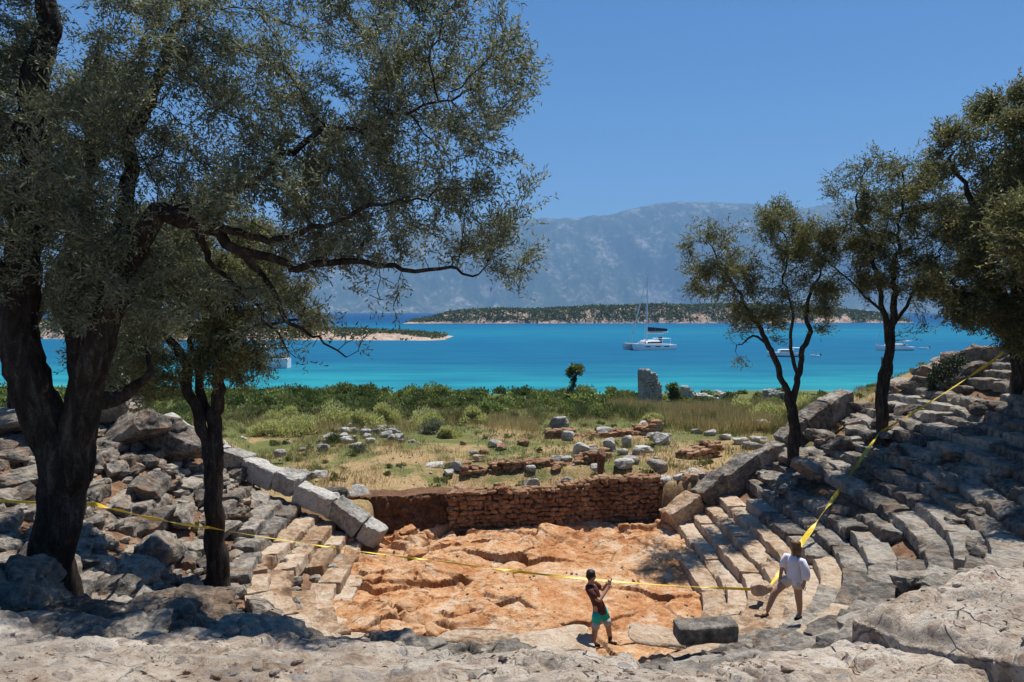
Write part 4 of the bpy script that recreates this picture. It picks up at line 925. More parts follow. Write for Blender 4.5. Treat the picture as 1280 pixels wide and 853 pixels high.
build_tree('olive_tree', 'single-trunk olive with a broken stub low down, second along the right hilltop', gbase(1104, 527, 24), T2,
 [(1080, 235, 24, 48, 42, 1.4), (1130, 225, 24, 50, 45, 1.4), (1060, 290, 24, 35, 40, 1.1), (1110, 300, 24, 55, 40, 1.3), (1160, 290, 23.8, 45, 55, 1.3), (1075, 350, 24.2, 40, 28, 0.9), (1140, 365, 24, 40, 25, 0.8, 1, 0.7), (1150, 410, 23.8, 18, 12, 0.5)],
 0.26, 1.5, 0.42, 1200, 50000, (0.115, 0.034), 'olive_far', 504, 'olive trees', 0.02, 0.009, 0.6)
T3 = [[(1276, 480, 22.5, 0.30), (1276, 455, 22.5, 0.25), (1274, 430, 22.5, 0.23), (1272, 410, 22.5, 0.2)],
      [(1273, 430, 22.5, 0.18), (1250, 370, 22.2, 0.18), (1230, 310, 21.8, 0.13), (1210, 240, 21.5, 0.08), (1195, 190, 21.5, 0.04)],
      [(1273, 430, 22.5, 0.19), (1275, 350, 22.3, 0.2), (1280, 260, 22, 0.14), (1270, 170, 21.8, 0.07), (1265, 130, 21.8, 0.04)],
      [(1273, 430, 22.5, 0.18), (1310, 370, 21.5, 0.18), (1360, 300, 20.5, 0.12), (1400, 220, 19.5, 0.05)],
      [(1250, 370, 22.2, 0.12), (1220, 370, 21.6, 0.08), (1190, 350, 21, 0.04)]]
build_tree('olive_tree', 'large dark olive crowding the right edge of the photo above the highest seats', gbase(1276, 482, 22.5), T3,
 [(1205, 185, 21.5, 42, 38, 1.5), (1250, 150, 21.8, 50, 42, 1.6), (1220, 260, 21.5, 60, 55, 1.8), (1275, 240, 21.5, 60, 80, 2.0), (1200, 335, 21.2, 42, 45, 1.5), (1250, 350, 21.5, 60, 50, 1.8), (1215, 395, 21.3, 38, 22, 1.0), (1262, 410, 21.4, 40, 28, 1.1), (1330, 200, 21, 70, 100, 2.4), (1330, 340, 20.5, 70, 70, 2.2), (1400, 260, 19.5, 80, 110, 2.5), (1290, 300, 20, 50, 60, 1.6)],
 0.3, 1.7, 0.48, 2600, 170000, (0.135, 0.042), 'olive_far', 505, 'olive trees', 0.02, 0.010, 0.7)
build_tree('olive_tree', 'paler olive behind the great trunk, at the far left edge of the photo', gbase(20, 545, 23),
 [[(20, 550, 23, 0.3), (22, 500, 23, 0.25), (30, 430, 23, 0.22)], [(28, 440, 23, 0.2), (20, 330, 23, 0.15), (40, 200, 23, 0.08), (60, 120, 23, 0.03)], [(28, 440, 23, 0.18), (70, 350, 23, 0.12), (110, 260, 23, 0.06), (130, 180, 23, 0.03)], [(28, 440, 23, 0.15), (-20, 330, 23, 0.1), (-50, 230, 23, 0.04)]],
 [(50, 120, 23, 75, 60, 2), (110, 190, 23, 60, 60, 1.8), (20, 240, 23, 80, 80, 2.2), (90, 300, 23, 70, 60, 1.8), (-40, 200, 23, 70, 90, 2), (40, 370, 23, 80, 50, 1.6), (140, 120, 23, 50, 50, 1.5)],
 0.3, 1.7, 0.5, 1200, 70000, (0.12, 0.036), 'olive_far', 506, 'olive trees', 0.02, 0.010, 0.7)
build_tree('olive_tree', 'low bushy olive behind the left hilltop blocks, its leaves reaching the ground', gbase(170, 505, 26.5),
 [[(170, 512, 26.5, 0.2), (170, 480, 26.5, 0.16), (168, 460, 26.5, 0.14)], [(168, 470, 26.5, 0.11), (150, 430, 26.5, 0.07), (140, 380, 26.5, 0.03)], [(168, 470, 26.5, 0.11), (185, 430, 26.5, 0.07), (195, 390, 26.5, 0.03)]],
 [(150, 470, 26.5, 34, 34, 1.1), (185, 470, 26.5, 30, 30, 1.0), (165, 410, 26.5, 50, 40, 1.4), (130, 430, 26.5, 30, 40, 1.0), (200, 430, 26.5, 25, 30, 0.9), (170, 350, 26.5, 45, 40, 1.3)],
 0.28, 1.5, 0.45, 900, 60000, (0.12, 0.036), 'olive_far', 507, 'olive trees', 0.02, 0.010, 0.6)
build_tree('small_tree', 'little round-headed tree with a bent bare trunk by the shore', gbase(713, 497, 55),
 [[(712, 500, 55, 0.13), (714, 486, 55, 0.11), (719, 474, 55, 0.09), (720, 466, 55, 0.06)], [(719, 474, 55, 0.06), (714, 464, 55, 0.03)], [(719, 474, 55, 0.06), (726, 464, 55, 0.03)]],
 [(719, 463, 55, 11, 6.5, 0.7), (712, 465, 55, 5, 4, 0.4), (713, 492, 55, 4, 5, 0.3, 2)], 0.16, 1.2, 0.28, 260, 7000, (0.17, 0.07), 'green_leaf', 508, None, 0.0, 0.012, 0.4)

# one more olive on the slope to the right, past the edge of the photo: it shades the right seats
ob = np.array([15.6, 17.2, hgt(15.6, 17.2)])
def _px(x, y, z):
    dep = y * math.cos(PITCH) + (8.2 - z) * math.sin(PITCH); v = (8.2 - z) * math.cos(PITCH) - y * math.sin(PITCH); return 640 + x / dep * FPX, 426.5 + v / dep * FPX
def _l(*q): return [(*_px(x, y, z), y, r_) for x, y, z, r_ in q]
def _c(x, y, z, rx, ry, rz): k = FPX / y; return (*_px(x, y, z), y, rx * k, rz * k, ry)
build_tree('olive_tree', 'spreading olive on the right slope just past the edge of the photo', ob,
 [_l((15.6, 17.2, ob[2], 0.35), (15.5, 17.2, ob[2] + 0.8, 0.28), (15.5, 17.2, ob[2] + 1.4, 0.27)), _l((15.5, 17.2, ob[2] + 1.1, 0.2), (14.6, 17.0, ob[2] + 2.4, 0.14), (13.2, 16.8, ob[2] + 3.4, 0.06), (12.2, 16.6, ob[2] + 3.8, 0.03)), _l((15.5, 17.2, ob[2] + 1.1, 0.2), (16.2, 17.6, ob[2] + 3, 0.12), (16.6, 17.8, ob[2] + 5, 0.04))],
 [_c(13.4, 16.8, 10.2, 1.7, 1.9, 1.3), _c(15.2, 17.2, 11.0, 1.9, 2.2, 1.5), _c(17, 17.6, 10.4, 1.8, 2.2, 1.5), _c(14.6, 15.2, 10.2, 1.6, 1.6, 1.1), _c(14.6, 19.0, 10.6, 1.7, 1.6, 1.2)],
 0.3, 1.7, 0.48, 1500, 100000, (0.135, 0.045), 'olive_far', 509, 'olive trees', 0.02, 0.010, 0.7)

# ------------------------------------------------------------------ bushes, shrubs, grass
def bush_leaves(c, rx, ry, rz, n, leaf, g, lumps=9, up=0.3):
    B = g.normal(size=(lumps, 3)); B /= np.linalg.norm(B, axis=1, keepdims=True); B *= g.uniform(0.3, 0.72, lumps)[:, None]; B[:, 2] = np.abs(B[:, 2]); rb = g.uniform(0.28, 0.5, lumps)
    k = g.integers(lumps, size=n); q = g.normal(size=(n, 3)); q /= np.linalg.norm(q, axis=1, keepdims=True); q *= (g.random(n) ** 0.4)[:, None]
    P = (B[k] + q * rb[k][:, None]) * np.array([rx, ry, rz]); P[:, 2] = np.maximum(P[:, 2], 0.02)
    D = q + g.normal(size=(n, 3)) * 0.6; D[:, 2] += up; t = np.clip(0.3 + 0.25 * (rb[k] - 0.38) / 0.1 * 0.4 + g.normal(0, 0.2, n), 0, 1)
    return leaves(P + c, D, leaf[0], leaf[1], g, t)
def bush(name, label, cat, px, py, d, rx, rz, n, leaf, mat, seed, group=None, up=0.3, ry=None):
    g = np.random.default_rng(seed); p = gbase(px, py, d); V, F, t = bush_leaves(np.zeros(3), rx, ry or rx * 0.8, rz, n, leaf, g, 10, up)
    return tag(obj(name, mesh_np(name, V, F, M[mat], False, {'tint': t}), None, p - [0, 0, 0.03]), label, cat, group)
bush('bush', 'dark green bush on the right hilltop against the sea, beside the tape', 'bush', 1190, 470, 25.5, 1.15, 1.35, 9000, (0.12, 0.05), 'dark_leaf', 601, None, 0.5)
bush('bush', 'round green bush just right of the ruined tower stub', 'bush', 841, 494, 56, 0.75, 1.55, 3500, (0.2, 0.09), 'green_leaf', 602, None, 0.6)
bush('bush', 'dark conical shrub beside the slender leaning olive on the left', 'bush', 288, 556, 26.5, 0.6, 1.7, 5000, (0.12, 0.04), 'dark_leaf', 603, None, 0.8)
bush('bush', 'green shrub behind the coping at the left hillside top', 'bush', 222, 520, 30, 0.7, 1.0, 2500, (0.14, 0.06), 'green_leaf', 604)
bush('bush', 'low green bush on the skyline left of the single-trunk right olive', 'bush', 1050, 490, 45, 1.3, 1.1, 3000, (0.18, 0.08), 'green_leaf', 605)
bush('bush', 'green bush on the skyline right of the single-trunk right olive', 'bush', 1118, 488, 42, 1.5, 1.2, 3500, (0.18, 0.08), 'green_leaf', 606)
for k, (px, py, rx, rz) in enumerate([(330, 545, 1.1, 1.0), (372, 543, 1.2, 1.1), (420, 533, 1.3, 1.2), (455, 538, 1.0, 1.1), (480, 530, 0.9, 1.2), (535, 538, 1.3, 1.35), (350, 528, 1.2, 1.1), (590, 527, 0.9, 0.9), (815, 535, 0.9, 0.9), (955, 526, 1.5, 1.2), (985, 520, 1.2, 1.1), (1010, 510, 1.2, 1.1), (560, 548, 0.7, 0.6), (930, 516, 1.0, 1.1)]):
    d = float(np.interp(py, [505, 520, 535, 548], [50, 45, 41, 37])); bush('pale_shrub', 'pale yellow-green flowering shrub in the dry field before the dark scrub', 'shrub', px, py, d, rx * 1.15, rz * 1.1, 5200, (0.17, 0.045), 'pale_leaf', 620 + k, 'pale shrubs in the field', 1.4)
bush('pale_shrub', 'grey-green rounded shrub amid white stones in the middle of the field', 'shrub', 540, 545, 38, 0.9, 0.8, 2400, (0.14, 0.05), 'olive', 640, None, 0.8)
bush('tuft', 'bright green grassy tuft in the left of the dry field', 'grass tuft', 417, 556, 35.5, 0.5, 0.5, 1200, (0.22, 0.03), 'grass', 641, None, 2.0)
bush('tuft', 'low grey-green herb under the loose white stones of the field', 'grass tuft', 448, 566, 32.8, 0.55, 0.35, 1200, (0.12, 0.05), 'olive', 642, None, 0.6)
g = np.random.default_rng(66); Vs = []; Fs = []; Ts = []; o = 0
for k in range(760):                                                # the belt of scrub along the shore
    x = g.uniform(-52, 52); y = g.uniform(44, 63) if k < 560 else g.uniform(52, 64); z = hgt(x, y)
    if 9 < x < 13.5 and y < 56: continue
    lush = smooth(14, 4, x); s = g.uniform(0.55, 1.35) * (0.5 + 0.5 * lush) * (0.7 + 0.3 * smooth(46, 52, y))
    if g.random() > 0.35 + 0.65 * lush or (y < 49 and g.random() < 0.5): continue
    V, F, t = bush_leaves(np.array([x, y, z]), s * 1.3, s * 1.2, s * g.uniform(0.35, 0.9), 420, (0.26, 0.12), g, 7, 0.5)
    Vs.append(V); Fs.append(F + o); Ts.append(np.clip(t + g.normal() * 0.3, 0, 1)); o += len(V)
tag(obj('shrubbery', mesh_np('shrubbery', np.concatenate(Vs), np.concatenate(Fs), M['green_leaf'], False, {'tint': np.concatenate(Ts)})), None, kind='stuff')
def blades(name, n, fx, keep, mat, seed, h, w, clump=9):
    g = np.random.default_rng(seed); P = fx(g, n); z = height(P[:, 0], P[:, 1]); k = keep(P[:, 0], P[:, 1], g) ; P = P[k]; z = z[k]
    c = np.repeat(np.stack([P[:, 0], P[:, 1], z - 0.02], 1), clump, 0); c[:, :2] += g.normal(size=(len(c), 2)) * 0.13
    D = g.normal(size=c.shape) * 0.33; D[:, 2] = 1; s = np.repeat(g.uniform(0.6, 1.3, len(P)), clump)
    V, F, t = leaves(c, D, h, w, g, np.clip(np.repeat(g.uniform(0.1, 0.7, len(P)), clump) + g.normal(0, 0.15, len(c)), 0, 1))
    return tag(obj(name, mesh_np(name, V, F, M[mat], False, {'tint': t})), None, kind='stuff')
fld_ = lambda x, y: (y > yend(x) + 0.6) & ((np.abs(x - CX) > 5.3) | (y > ywall(x) + 0.5))
area = lambda y0, y1: (lambda g, n: np.stack([g.uniform(-34, 34, n), y0 + (y1 - y0) * g.random(n), ], 1))
blades('dry_grass', 17000, area(25.5, 50), lambda x, y, g: fld_(x, y) & (np.abs(x) < y * 0.8) & (fbm2(x * 0.3, y * 0.3, 3, 81) + g.normal(0, 0.2, len(x)) > -0.05), 'straw', 91, 0.27, 0.018, 8)
blades('green_grass', 9000, area(25.5, 50), lambda x, y, g: fld_(x, y) & (np.abs(x) < y * 0.8) & (fbm2(x * 0.25 + 9, y * 0.25, 3, 82) + 0.012 * (y - 36) + g.normal(0, 0.12, len(x)) > 0.08), 'grass', 92, 0.22, 0.022, 9)
blades('russet_grass', 5200, lambda g, n: np.stack([g.uniform(7, 19, n), g.uniform(39, 52, n)], 1), lambda x, y, g: fbm2(x * 0.35, y * 0.35, 3, 83) - 0.5 * smooth(10.5, 7, x) - 0.3 * smooth(43, 40, y) > -0.16 + g.normal(0, 0.14, len(x)), 'russet', 93, 0.85, 0.02, 7)
blades('green_grass', 1800, lambda g, n: np.stack([g.uniform(7, 19, n), g.uniform(39, 52, n)], 1), lambda x, y, g: fbm2(x * 0.3 + 7, y * 0.3, 3, 86) > 0.0, 'grass', 96, 0.7, 0.025, 8)
blades('russet_grass', 2600, lambda g, n: np.stack([g.uniform(-18, 2, n), g.uniform(38, 47, n)], 1), lambda x, y, g: fbm2(x * 0.3, y * 0.3, 3, 84) > 0.08, 'russet', 94, 0.6, 0.02, 7)

g = np.random.default_rng(68); Vs = []; Fs = []; Ts = []; o = 0
for k in range(520):                                                # low herbs and thistles over the field
    x = g.uniform(-30, 30); y = g.uniform(26.8, 47)
    if not fld_(np.array([x]), np.array([y]))[0] or abs(x) > 0.8 * y or fbm2(np.array([x * 0.25]), np.array([y * 0.25]), 2, 88)[0] < -0.12: continue
    s = g.uniform(0.12, 0.42); V, F, t = bush_leaves(np.array([x, y, hgt(x, y)]), s, s, s * g.uniform(0.5, 1.0), 130, (0.12, 0.045), g, 4, 0.7)
    Vs.append(V); Fs.append(F + o); Ts.append(np.clip(t + g.normal() * 0.25, 0, 1)); o += len(V)
tag(obj('undergrowth', mesh_np('undergrowth', np.concatenate(Vs), np.concatenate(Fs), M['herb'], False, {'tint': np.concatenate(Ts)})), None, kind='stuff')

g = np.random.default_rng(69); Vs = []; Fs = []; Ts = []; o = 0
for k in range(260):                                                # paler weeds mixed into the scrub belt
    x = g.uniform(-40, 20); y = g.uniform(43, 56); s = g.uniform(0.35, 0.8)
    if 9 < x < 13.5: continue
    V, F, t = bush_leaves(np.array([x, y, hgt(x, y)]), s, s, s * g.uniform(0.8, 1.6), 240, (0.2, 0.05), g, 5, 1.4)
    Vs.append(V); Fs.append(F + o); Ts.append(np.clip(t + g.normal() * 0.25, 0, 1)); o += len(V)
tag(obj('weeds', mesh_np('weeds', np.concatenate(Vs), np.concatenate(Fs), M['herb'], False, {'tint': np.concatenate(Ts)})), None, kind='stuff')
# ------------------------------------------------------------------ boats
M['gel'] = plain('white_gelcoat', (0.78, 0.79, 0.80), 0.3, 0.5, 0.04, 0.5)
M['glass'] = plain('dark_window', (0.02, 0.025, 0.03), 0.1, 0.6, 0.1)
M['navy'] = plain('dark_canvas', (0.02, 0.025, 0.035), 0.8, 0.2, 0.2)
M['alu'] = plain('pale_mast_metal', (0.62, 0.63, 0.64), 0.4, 0.5, 0.05)
M['teak'] = plain('varnished_wood', (0.26, 0.12, 0.05), 0.5, 0.4, 0.2)
M['canvas'] = plain('pale_canvas', (0.70, 0.68, 0.62), 0.85, 0.2, 0.08)
M['net'] = plain('grey_netting', (0.22, 0.23, 0.24), 0.9, 0.1, 0.1)
def hull(L, B, D, fs, fb, fine=2.4, n=14):
    """stern at x=-L/2, bow at x=+L/2, waterline z=0, closed by its deck"""
    s = np.linspace(0, 1, n); hb = B / 2 * (0.86 + 0.14 * np.sin(s * math.pi)) * (1 - np.clip((s - 0.45) / 0.55, 0, 1) ** fine * 0.985)
    fbd = fs + (fb - fs) * s ** 1.8; x = -L / 2 + L * s; V = []
    for k in range(n):
        ov = 0.06 * L * np.clip((s[k] - 0.8) / 0.2, 0, 1)
        for (y, z, dx) in ((0, -D, -ov), (0.7, -0.65 * D, -ov), (0.95, 0.02, -0.6 * ov), (1.0, fbd[k] * 0.6, -0.2 * ov), (1.0, fbd[k], 0), (0, fbd[k] + 0.03, 0), (-1.0, fbd[k], 0), (-1.0, fbd[k] * 0.6, -0.2 * ov), (-0.95, 0.02, -0.6 * ov), (-0.7, -0.65 * D, -ov)):
            V.append((x[k] + dx, y * hb[k], z))
    m_ = 10; F = [[k * m_ + j, k * m_ + (j + 1) % m_, (k + 1) * m_ + (j + 1) % m_, (k + 1) * m_ + j] for k in range(n - 1) for j in range(m_)]
    cap = [[0, j + 1, j, 0] for j in range(0)]
    V.append((x[0], 0, fs * 0.4)); c = len(V) - 1; T = [[c, (j + 1) % m_, j] for j in range(m_)]
    V.append((x[-1], 0, fb * 0.5)); c = len(V) - 1; e = (n - 1) * m_; T += [[c, e + j, e + (j + 1) % m_] for j in range(m_)]
    return np.array(V), [np.array(F), np.array(T)]
def part(name, pieces, mat, parent, sm=False):
    mb = MB()
    for V, F in pieces: mb.add(V, F)
    return obj(name, mb.mesh(name, M[mat] if isinstance(mat, str) else mat, sm), parent)
def sea_pt(px, py):
    a = math.atan((py - 426.5) / FPX) + PITCH; d = (8.2 - SEA) / math.tan(a); p = W(px, py, d); p[2] = SEA; return p
def wire(a, b_, r=0.03, k=5): return tube(np.array([a, (np.array(a) + np.array(b_)) / 2, b_], float), r, k)
t = thing('catamaran', 'white sailing catamaran anchored in the bay with a tall mast and dark sail cover', 'catamaran', sea_pt(811, 437), None, R(200)); t.scale = (1.14, 1.14, 1.05)
for s in (-1, 1):
    V, F = hull(13, 1.6, 0.5, 1.35, 1.9, 3.5); h = part('hull', [(V + [0, 2.7 * s, 0], F)], 'gel', t)
    for side in (-1, 1): part('window', [box(x0, x0 + 1.5, 2.7 * s + side * 0.80 - 0.02, 2.7 * s + side * 0.80 + 0.02, 0.85, 1.12) for x0 in (-4.0, -1.4, 1.6)], 'glass', h)
part('bridge_deck', [box(-6.0, 2.6, -2.2, 2.2, 0.75, 1.55, 0.1)], 'gel', t)
V, F = box(-3.0, 2.0, -2.3, 2.3, 1.5, 2.75, 0.35); k = V[:, 2] > 2.2; V[k, 0] = V[k, 0] * 0.9 - 0.35; V[k, 1] *= 0.88
cab = part('cabin', [(V, F)], 'gel', t); part('window', [box(-2.6, 1.72, s * 2.27 - 0.03, s * 2.27 + 0.03, 1.85, 2.3) for s in (-1, 1)] + [box(1.86, 1.98, -1.7, 1.7, 1.8, 2.3)], 'glass', cab)
part('sun_roof', [box(-5.6, -2.2, -2.1, 2.1, 3.05, 3.2, 0.06)] + [wire((x, y, 1.4), (x, y, 3.1), 0.04) for x in (-5.4, -2.8) for y in (-1.9, 1.9)], 'gel', t)
part('helm_seat', [box(-3.2, -2.4, 0.7, 1.5, 2.7, 3.6, 0.1)], 'navy', t)
part('crossbeam', [wire((5.6, -2.7, 1.6), (5.6, 2.7, 1.6), 0.12)], 'alu', t)
part('trampoline', [box(2.6, 5.5, -1.95, 1.95, 1.45, 1.48)], 'net', t)
mst = part('mast', [tube([[0.6, 0, 2.6], [0.6, 0, 12], [0.55, 0, 21.8]], [0.2, 0.19, 0.14], 8)], 'alu', t)
part('spreader', [wire((0.6, -1.2, 10.5), (0.6, 1.2, 10.5), 0.04), wire((0.6, -0.9, 15.6), (0.6, 0.9, 15.6), 0.04)], 'alu', mst)
part('masthead_gear', [box(0.2, 1.0, -0.25, 0.25, 21.75, 21.95, 0.05), wire((0.5, 0.2, 21.9), (0.5, 0.2, 23.0), 0.02)], 'alu', mst)
part('shroud', [wire((0.58, 0, 20), (-0.6, s * 3.3, 1.6), 0.015) for s in (-1, 1)], 'alu', t)
part('furled_sail', [tube([[5.55, 0, 1.9], [3.2, 0, 11.2], [0.75, 0, 20.6]], [0.15, 0.17, 0.09], 7)], 'canvas', t)
V, F = box(-5.6, 0.4, -0.22, 0.22, 5.2, 6.5, 0.15); V[:, 2] -= (V[:, 2] > 5.8) * 0.09 * (0.4 - V[:, 0])
part('sail_cover', [(V, F)], 'navy', t); part('boom', [wire((0.5, 0, 5.05), (-5.8, 0, 5.0), 0.14, 8)], 'alu', t)
part('sail_bag_underside', [box(-4.4, 0.2, -0.3, 0.3, 4.45, 4.9, 0.1)], 'canvas', t)

t = thing('motor_yacht', 'large white motor yacht with stacked decks behind the first right tree', 'motor yacht', sea_pt(936, 416), None, R(182))
part('hull', [hull(22, 5.6, 1.0, 1.7, 3.0)], 'gel', t)
c_ = part('cabin', [box(-8, 5.5, -2.3, 2.3, 1.7, 4.1, 0.4)], 'gel', t); part('window', [box(-7, 4.6, s * 2.3 - 0.04, s * 2.3 + 0.04, 2.5, 3.3) for s in (-1, 1)], 'glass', c_)
u_ = part('upper_deck', [box(-7, 2.5, -2.1, 2.1, 4.2, 5.6, 0.3), box(-8.5, 3.4, -2.3, 2.3, 5.9, 6.15, 0.1)], 'gel', t); part('window', [box(-5, 2.0, s * 2.1 - 0.04, s * 2.1 + 0.04, 4.6, 5.3) for s in (-1, 1)], 'glass', u_)
part('radar_mast', [wire((-2, 0, 6.1), (-2.4, 0, 9), 0.15), box(-3, -1.6, -1, 1, 7.8, 8.0)], 'gel', t)
t = thing('motorboat', 'white motorboat with an open cockpit moored between the stems of the first right tree', 'motorboat', sea_pt(981, 446), None, R(176))
part('hull', [hull(9.2, 2.8, 0.4, 0.9, 1.3)], 'gel', t); part('stripe', [box(-4.4, 2.5, s * 1.40 - 0.02, s * 1.40 + 0.02, 0.1, 0.3) for s in (-1, 1)], 'navy', t)
c_ = part('cabin', [box(-2.2, 1.6, -1.0, 1.0, 1.0, 1.9, 0.25)], 'gel', t); part('window', [box(-1.6, 1.2, s * 1.0 - 0.03, s * 1.0 + 0.03, 1.35, 1.65) for s in (-1, 1)], 'glass', c_)
part('canopy', [box(-4.3, -2.0, -1.1, 1.1, 2.2, 2.3, 0.04)] + [wire((x, y, 0.9), (x, y, 2.25), 0.03) for x in (-4.1, -2.2) for y in (-1, 1)], 'canvas', t)
def dinghy(px, py, L, rz, label):
    t = thing('dinghy', label, 'dinghy', sea_pt(px, py), None, R(rz)); part('hull', [hull(L, L * 0.42, 0.15, 0.35, 0.5)], 'gel', t); part('outboard', [box(-L / 2 - 0.25, -L / 2 + 0.1, -0.15, 0.15, 0.1, 0.8, 0.05)], 'navy', t); part('bench', [box(-0.2, 0.15, -L * 0.18, L * 0.18, 0.4, 0.46)], 'teak', t)
dinghy(1019, 446, 2.4, 170, 'small white dinghy floating just right of the open motorboat')
dinghy(1155, 436.5, 3.0, 175, 'little white tender trailing to the right of the white sailing yacht')
dinghy(492, 497, 2.0, 20, 'tiny white boat half hidden behind the shore scrub on the left')
t = thing('sailing_yacht', 'white sailing yacht seen behind the trunk of the second right tree', 'sailing yacht', sea_pt(1117, 438), None, R(183))
part('hull', [hull(11.4, 3.4, 0.5, 1.0, 1.6)], 'gel', t); part('waterline_stripe', [box(-5, 3.4, s * 1.68 - 0.02, s * 1.68 + 0.02, 0.05, 0.22) for s in (-1, 1)], 'navy', t)
c_ = part('cabin', [box(-3.4, 2.2, -1.2, 1.2, 1.1, 1.9, 0.25)], 'gel', t); part('window', [box(-2.8, 1.6, s * 1.2 - 0.03, s * 1.2 + 0.03, 1.45, 1.7) for s in (-1, 1)], 'glass', c_)
part('canopy', [box(-5.0, -2.4, -1.2, 1.2, 2.7, 2.8, 0.04)] + [wire((x, y, 1.0), (x, y, 2.75), 0.03) for x in (-4.8, -2.6) for y in (-1.1, 1.1)], 'canvas', t)
part('mast', [wire((1.2, 0, 1.7), (1.1, 0, 14.5), 0.09, 6)], 'alu', t); part('furled_sail', [wire((5.4, 0, 1.7), (1.2, 0, 14.0), 0.08, 6)], 'canvas', t); part('boom', [wire((1.1, 0, 3.0), (-3.6, 0, 2.95), 0.16, 6)], 'navy', t)
def gulet(px, py, L, rz, label, masts):
    t = thing('wooden_yacht', label, 'wooden yacht', sea_pt(px, py), None, R(rz))
    part('hull', [hull(L, L * 0.24, 0.8, 1.9, 2.7)], 'gel', t); part('rail', [box(-L * 0.48, L * 0.30, s * L * 0.118 - 0.08, s * L * 0.118 + 0.08, 2.05, 2.4) for s in (-1, 1)], 'teak', t)
    c_ = part('cabin', [box(-L * 0.28, L * 0.14, -L * 0.08, L * 0.08, 1.9, 3.4, 0.25)], 'gel', t); part('window', [box(-L * 0.24, L * 0.10, s * L * 0.08 - 0.03, s * L * 0.08 + 0.03, 2.4, 2.9) for s in (-1, 1)], 'glass', c_)
    part('awning', [box(-L * 0.46, -L * 0.05, -L * 0.09, L * 0.09, 4.3, 4.4, 0.04)] + [wire((x * L, y * L, 2.0), (x * L, y * L, 4.35), 0.05) for x in (-0.44, -0.08) for y in (-0.08, 0.08)], 'canvas', t)
    for x in masts: part('mast', [wire((x * L, 0, 2), (x * L, 0, L * 0.85), 0.13, 6)], 'teak', t)
    part('bowsprit', [wire((L * 0.44, 0, 2.6), (L * 0.60, 0, 3.3), 0.1)], 'teak', t)
gulet(1202, 405, 20, 176, 'wooden yacht with a white hull far out beside the dark right olive', (0.12, -0.2))
gulet(318, 460, 14, 182, 'white hulled wooden yacht with brown rail half hidden behind the left olives', (0.15,))
# stone hut on the far headland
p = W(848, 399, 716); t = thing('stone_hut', 'small roofless stone hut among scrub on the far headland shore', 'hut', (p[0], p[1], p[2] - 1.5))
hp = []
for (x0, x1, y0, y1) in ((-4, 4, -3, -2.4), (-4, 4, 2.4, 3), (-4, -3.4, -2.39, 2.39), (3.4, 4, -2.39, 2.39)): hp.append(box(x0, x1, y0, y1, -1, 8.6 + 0.4 * (x0 < -3.9) * (x1 < 0), 0.1))
part('wall', hp, 'shore', t); part('window', [box(-0.6, 0.5, -3.04, -2.98, 4.2, 6.0)], 'glass', t)

# ------------------------------------------------------------------ barrier tape
m, nt, b = new_mat('yellow_tape', 0.45, 0.4); tc = nd(nt, 'ShaderNodeTexCoord').outputs['Object']
nt.links.new(ramp(nt, noise(nt, tc, 5, 4), [(0.35, (0.62, 0.42, 0.02)), (0.65, (0.80, 0.60, 0.06))]), b.inputs['Base Color']); M['tape'] = m
def ribbon(pts, width, sag, seed, n=40):
    g = np.random.default_rng(seed); P = []
    for k, (a, b_) in enumerate(zip(pts[:-1], pts[1:])):
        a, b_ = np.array(a), np.array(b_); t = np.linspace(0, 1, n, endpoint=(k == len(pts) - 2)); q = a + (b_ - a) * t[:, None]; q[:, 2] -= sag[k] * 4 * t * (1 - t); P.append(q)
    P = np.concatenate(P); s = np.r_[0, np.cumsum(np.linalg.norm(np.diff(P, axis=0), axis=1))]
    T = np.gradient(P, axis=0); T /= np.linalg.norm(T, axis=1, keepdims=True); S = np.cross(T, [0, 0, 1.0]); S /= np.linalg.norm(S, axis=1, keepdims=True); U = np.cross(S, T)
    an = 1.4 + 5.0 * fbm(np.stack([s * 0.5 + seed, 0 * s, 0 * s], 1), 2, seed); wv = width / 2 * (0.75 + 0.6 * fbm(np.stack([s * 0.8, 0 * s + 3, 0 * s], 1), 2, seed + 1))
    D = np.cos(an)[:, None] * S + np.sin(an)[:, None] * U; Nn = np.cross(T, D) * 0.002
    V = np.stack([P + D * wv[:, None] + Nn, P + D * wv[:, None] - Nn, P - D * wv[:, None] - Nn, P - D * wv[:, None] + Nn], 1).reshape(-1, 3)
    k = len(P); F = [[4 * i + j, 4 * i + (j + 1) % 4, 4 * i + 4 + (j + 1) % 4, 4 * i + 4 + j] for i in range(k - 1) for j in range(4)]
    return V, np.array(F + [[3, 2, 1, 0], [4 * k - 4, 4 * k - 3, 4 * k - 2, 4 * k - 1]])
V, F = ribbon([W(-70, 620, 10.2), W(118, 630, 10.6), W(262, 660, 16.15), W(560, 703, 16.9), W(950, 737, 17.2)], 0.075, [0.03, 0.05, 0.05, 0.12], 3)
place('barrier_tape', V, F, M['tape'], 'yellow barrier tape stretched across the orchestra from the left olives to a round stone', 'barrier tape')
kn = W(246, 657, 15.6); V1, F1 = rbox(0.10, 0.05, 0.20, 0.02, (4, 3, 5)); V1 = V1 + 0.02 * fbm(V1 * 20, 2, 7)[:, None]
place('tape_knot', rot(V1, 0.2, 0.3, 0.2) + kn, F1, M['tape'], 'crumpled knot hanging on the yellow tape left of the slender olive', 'tape knot')
V, F = ribbon([W(962, 733, 17.2), W(1099, 541, 23.7), W(1255, 441, 22.2)], 0.13, [0.05, 0.08], 9)
place('barrier_tape', V, F, M['tape'], 'yellow barrier tape rising steeply over the right seats to the dark olive', 'barrier tape')
stone(952, 743, 17.1, (0.5, 0.42, 0.34), 'tan', 'round stone holding down the meeting tape ends beside the walking woman', None, n=10)

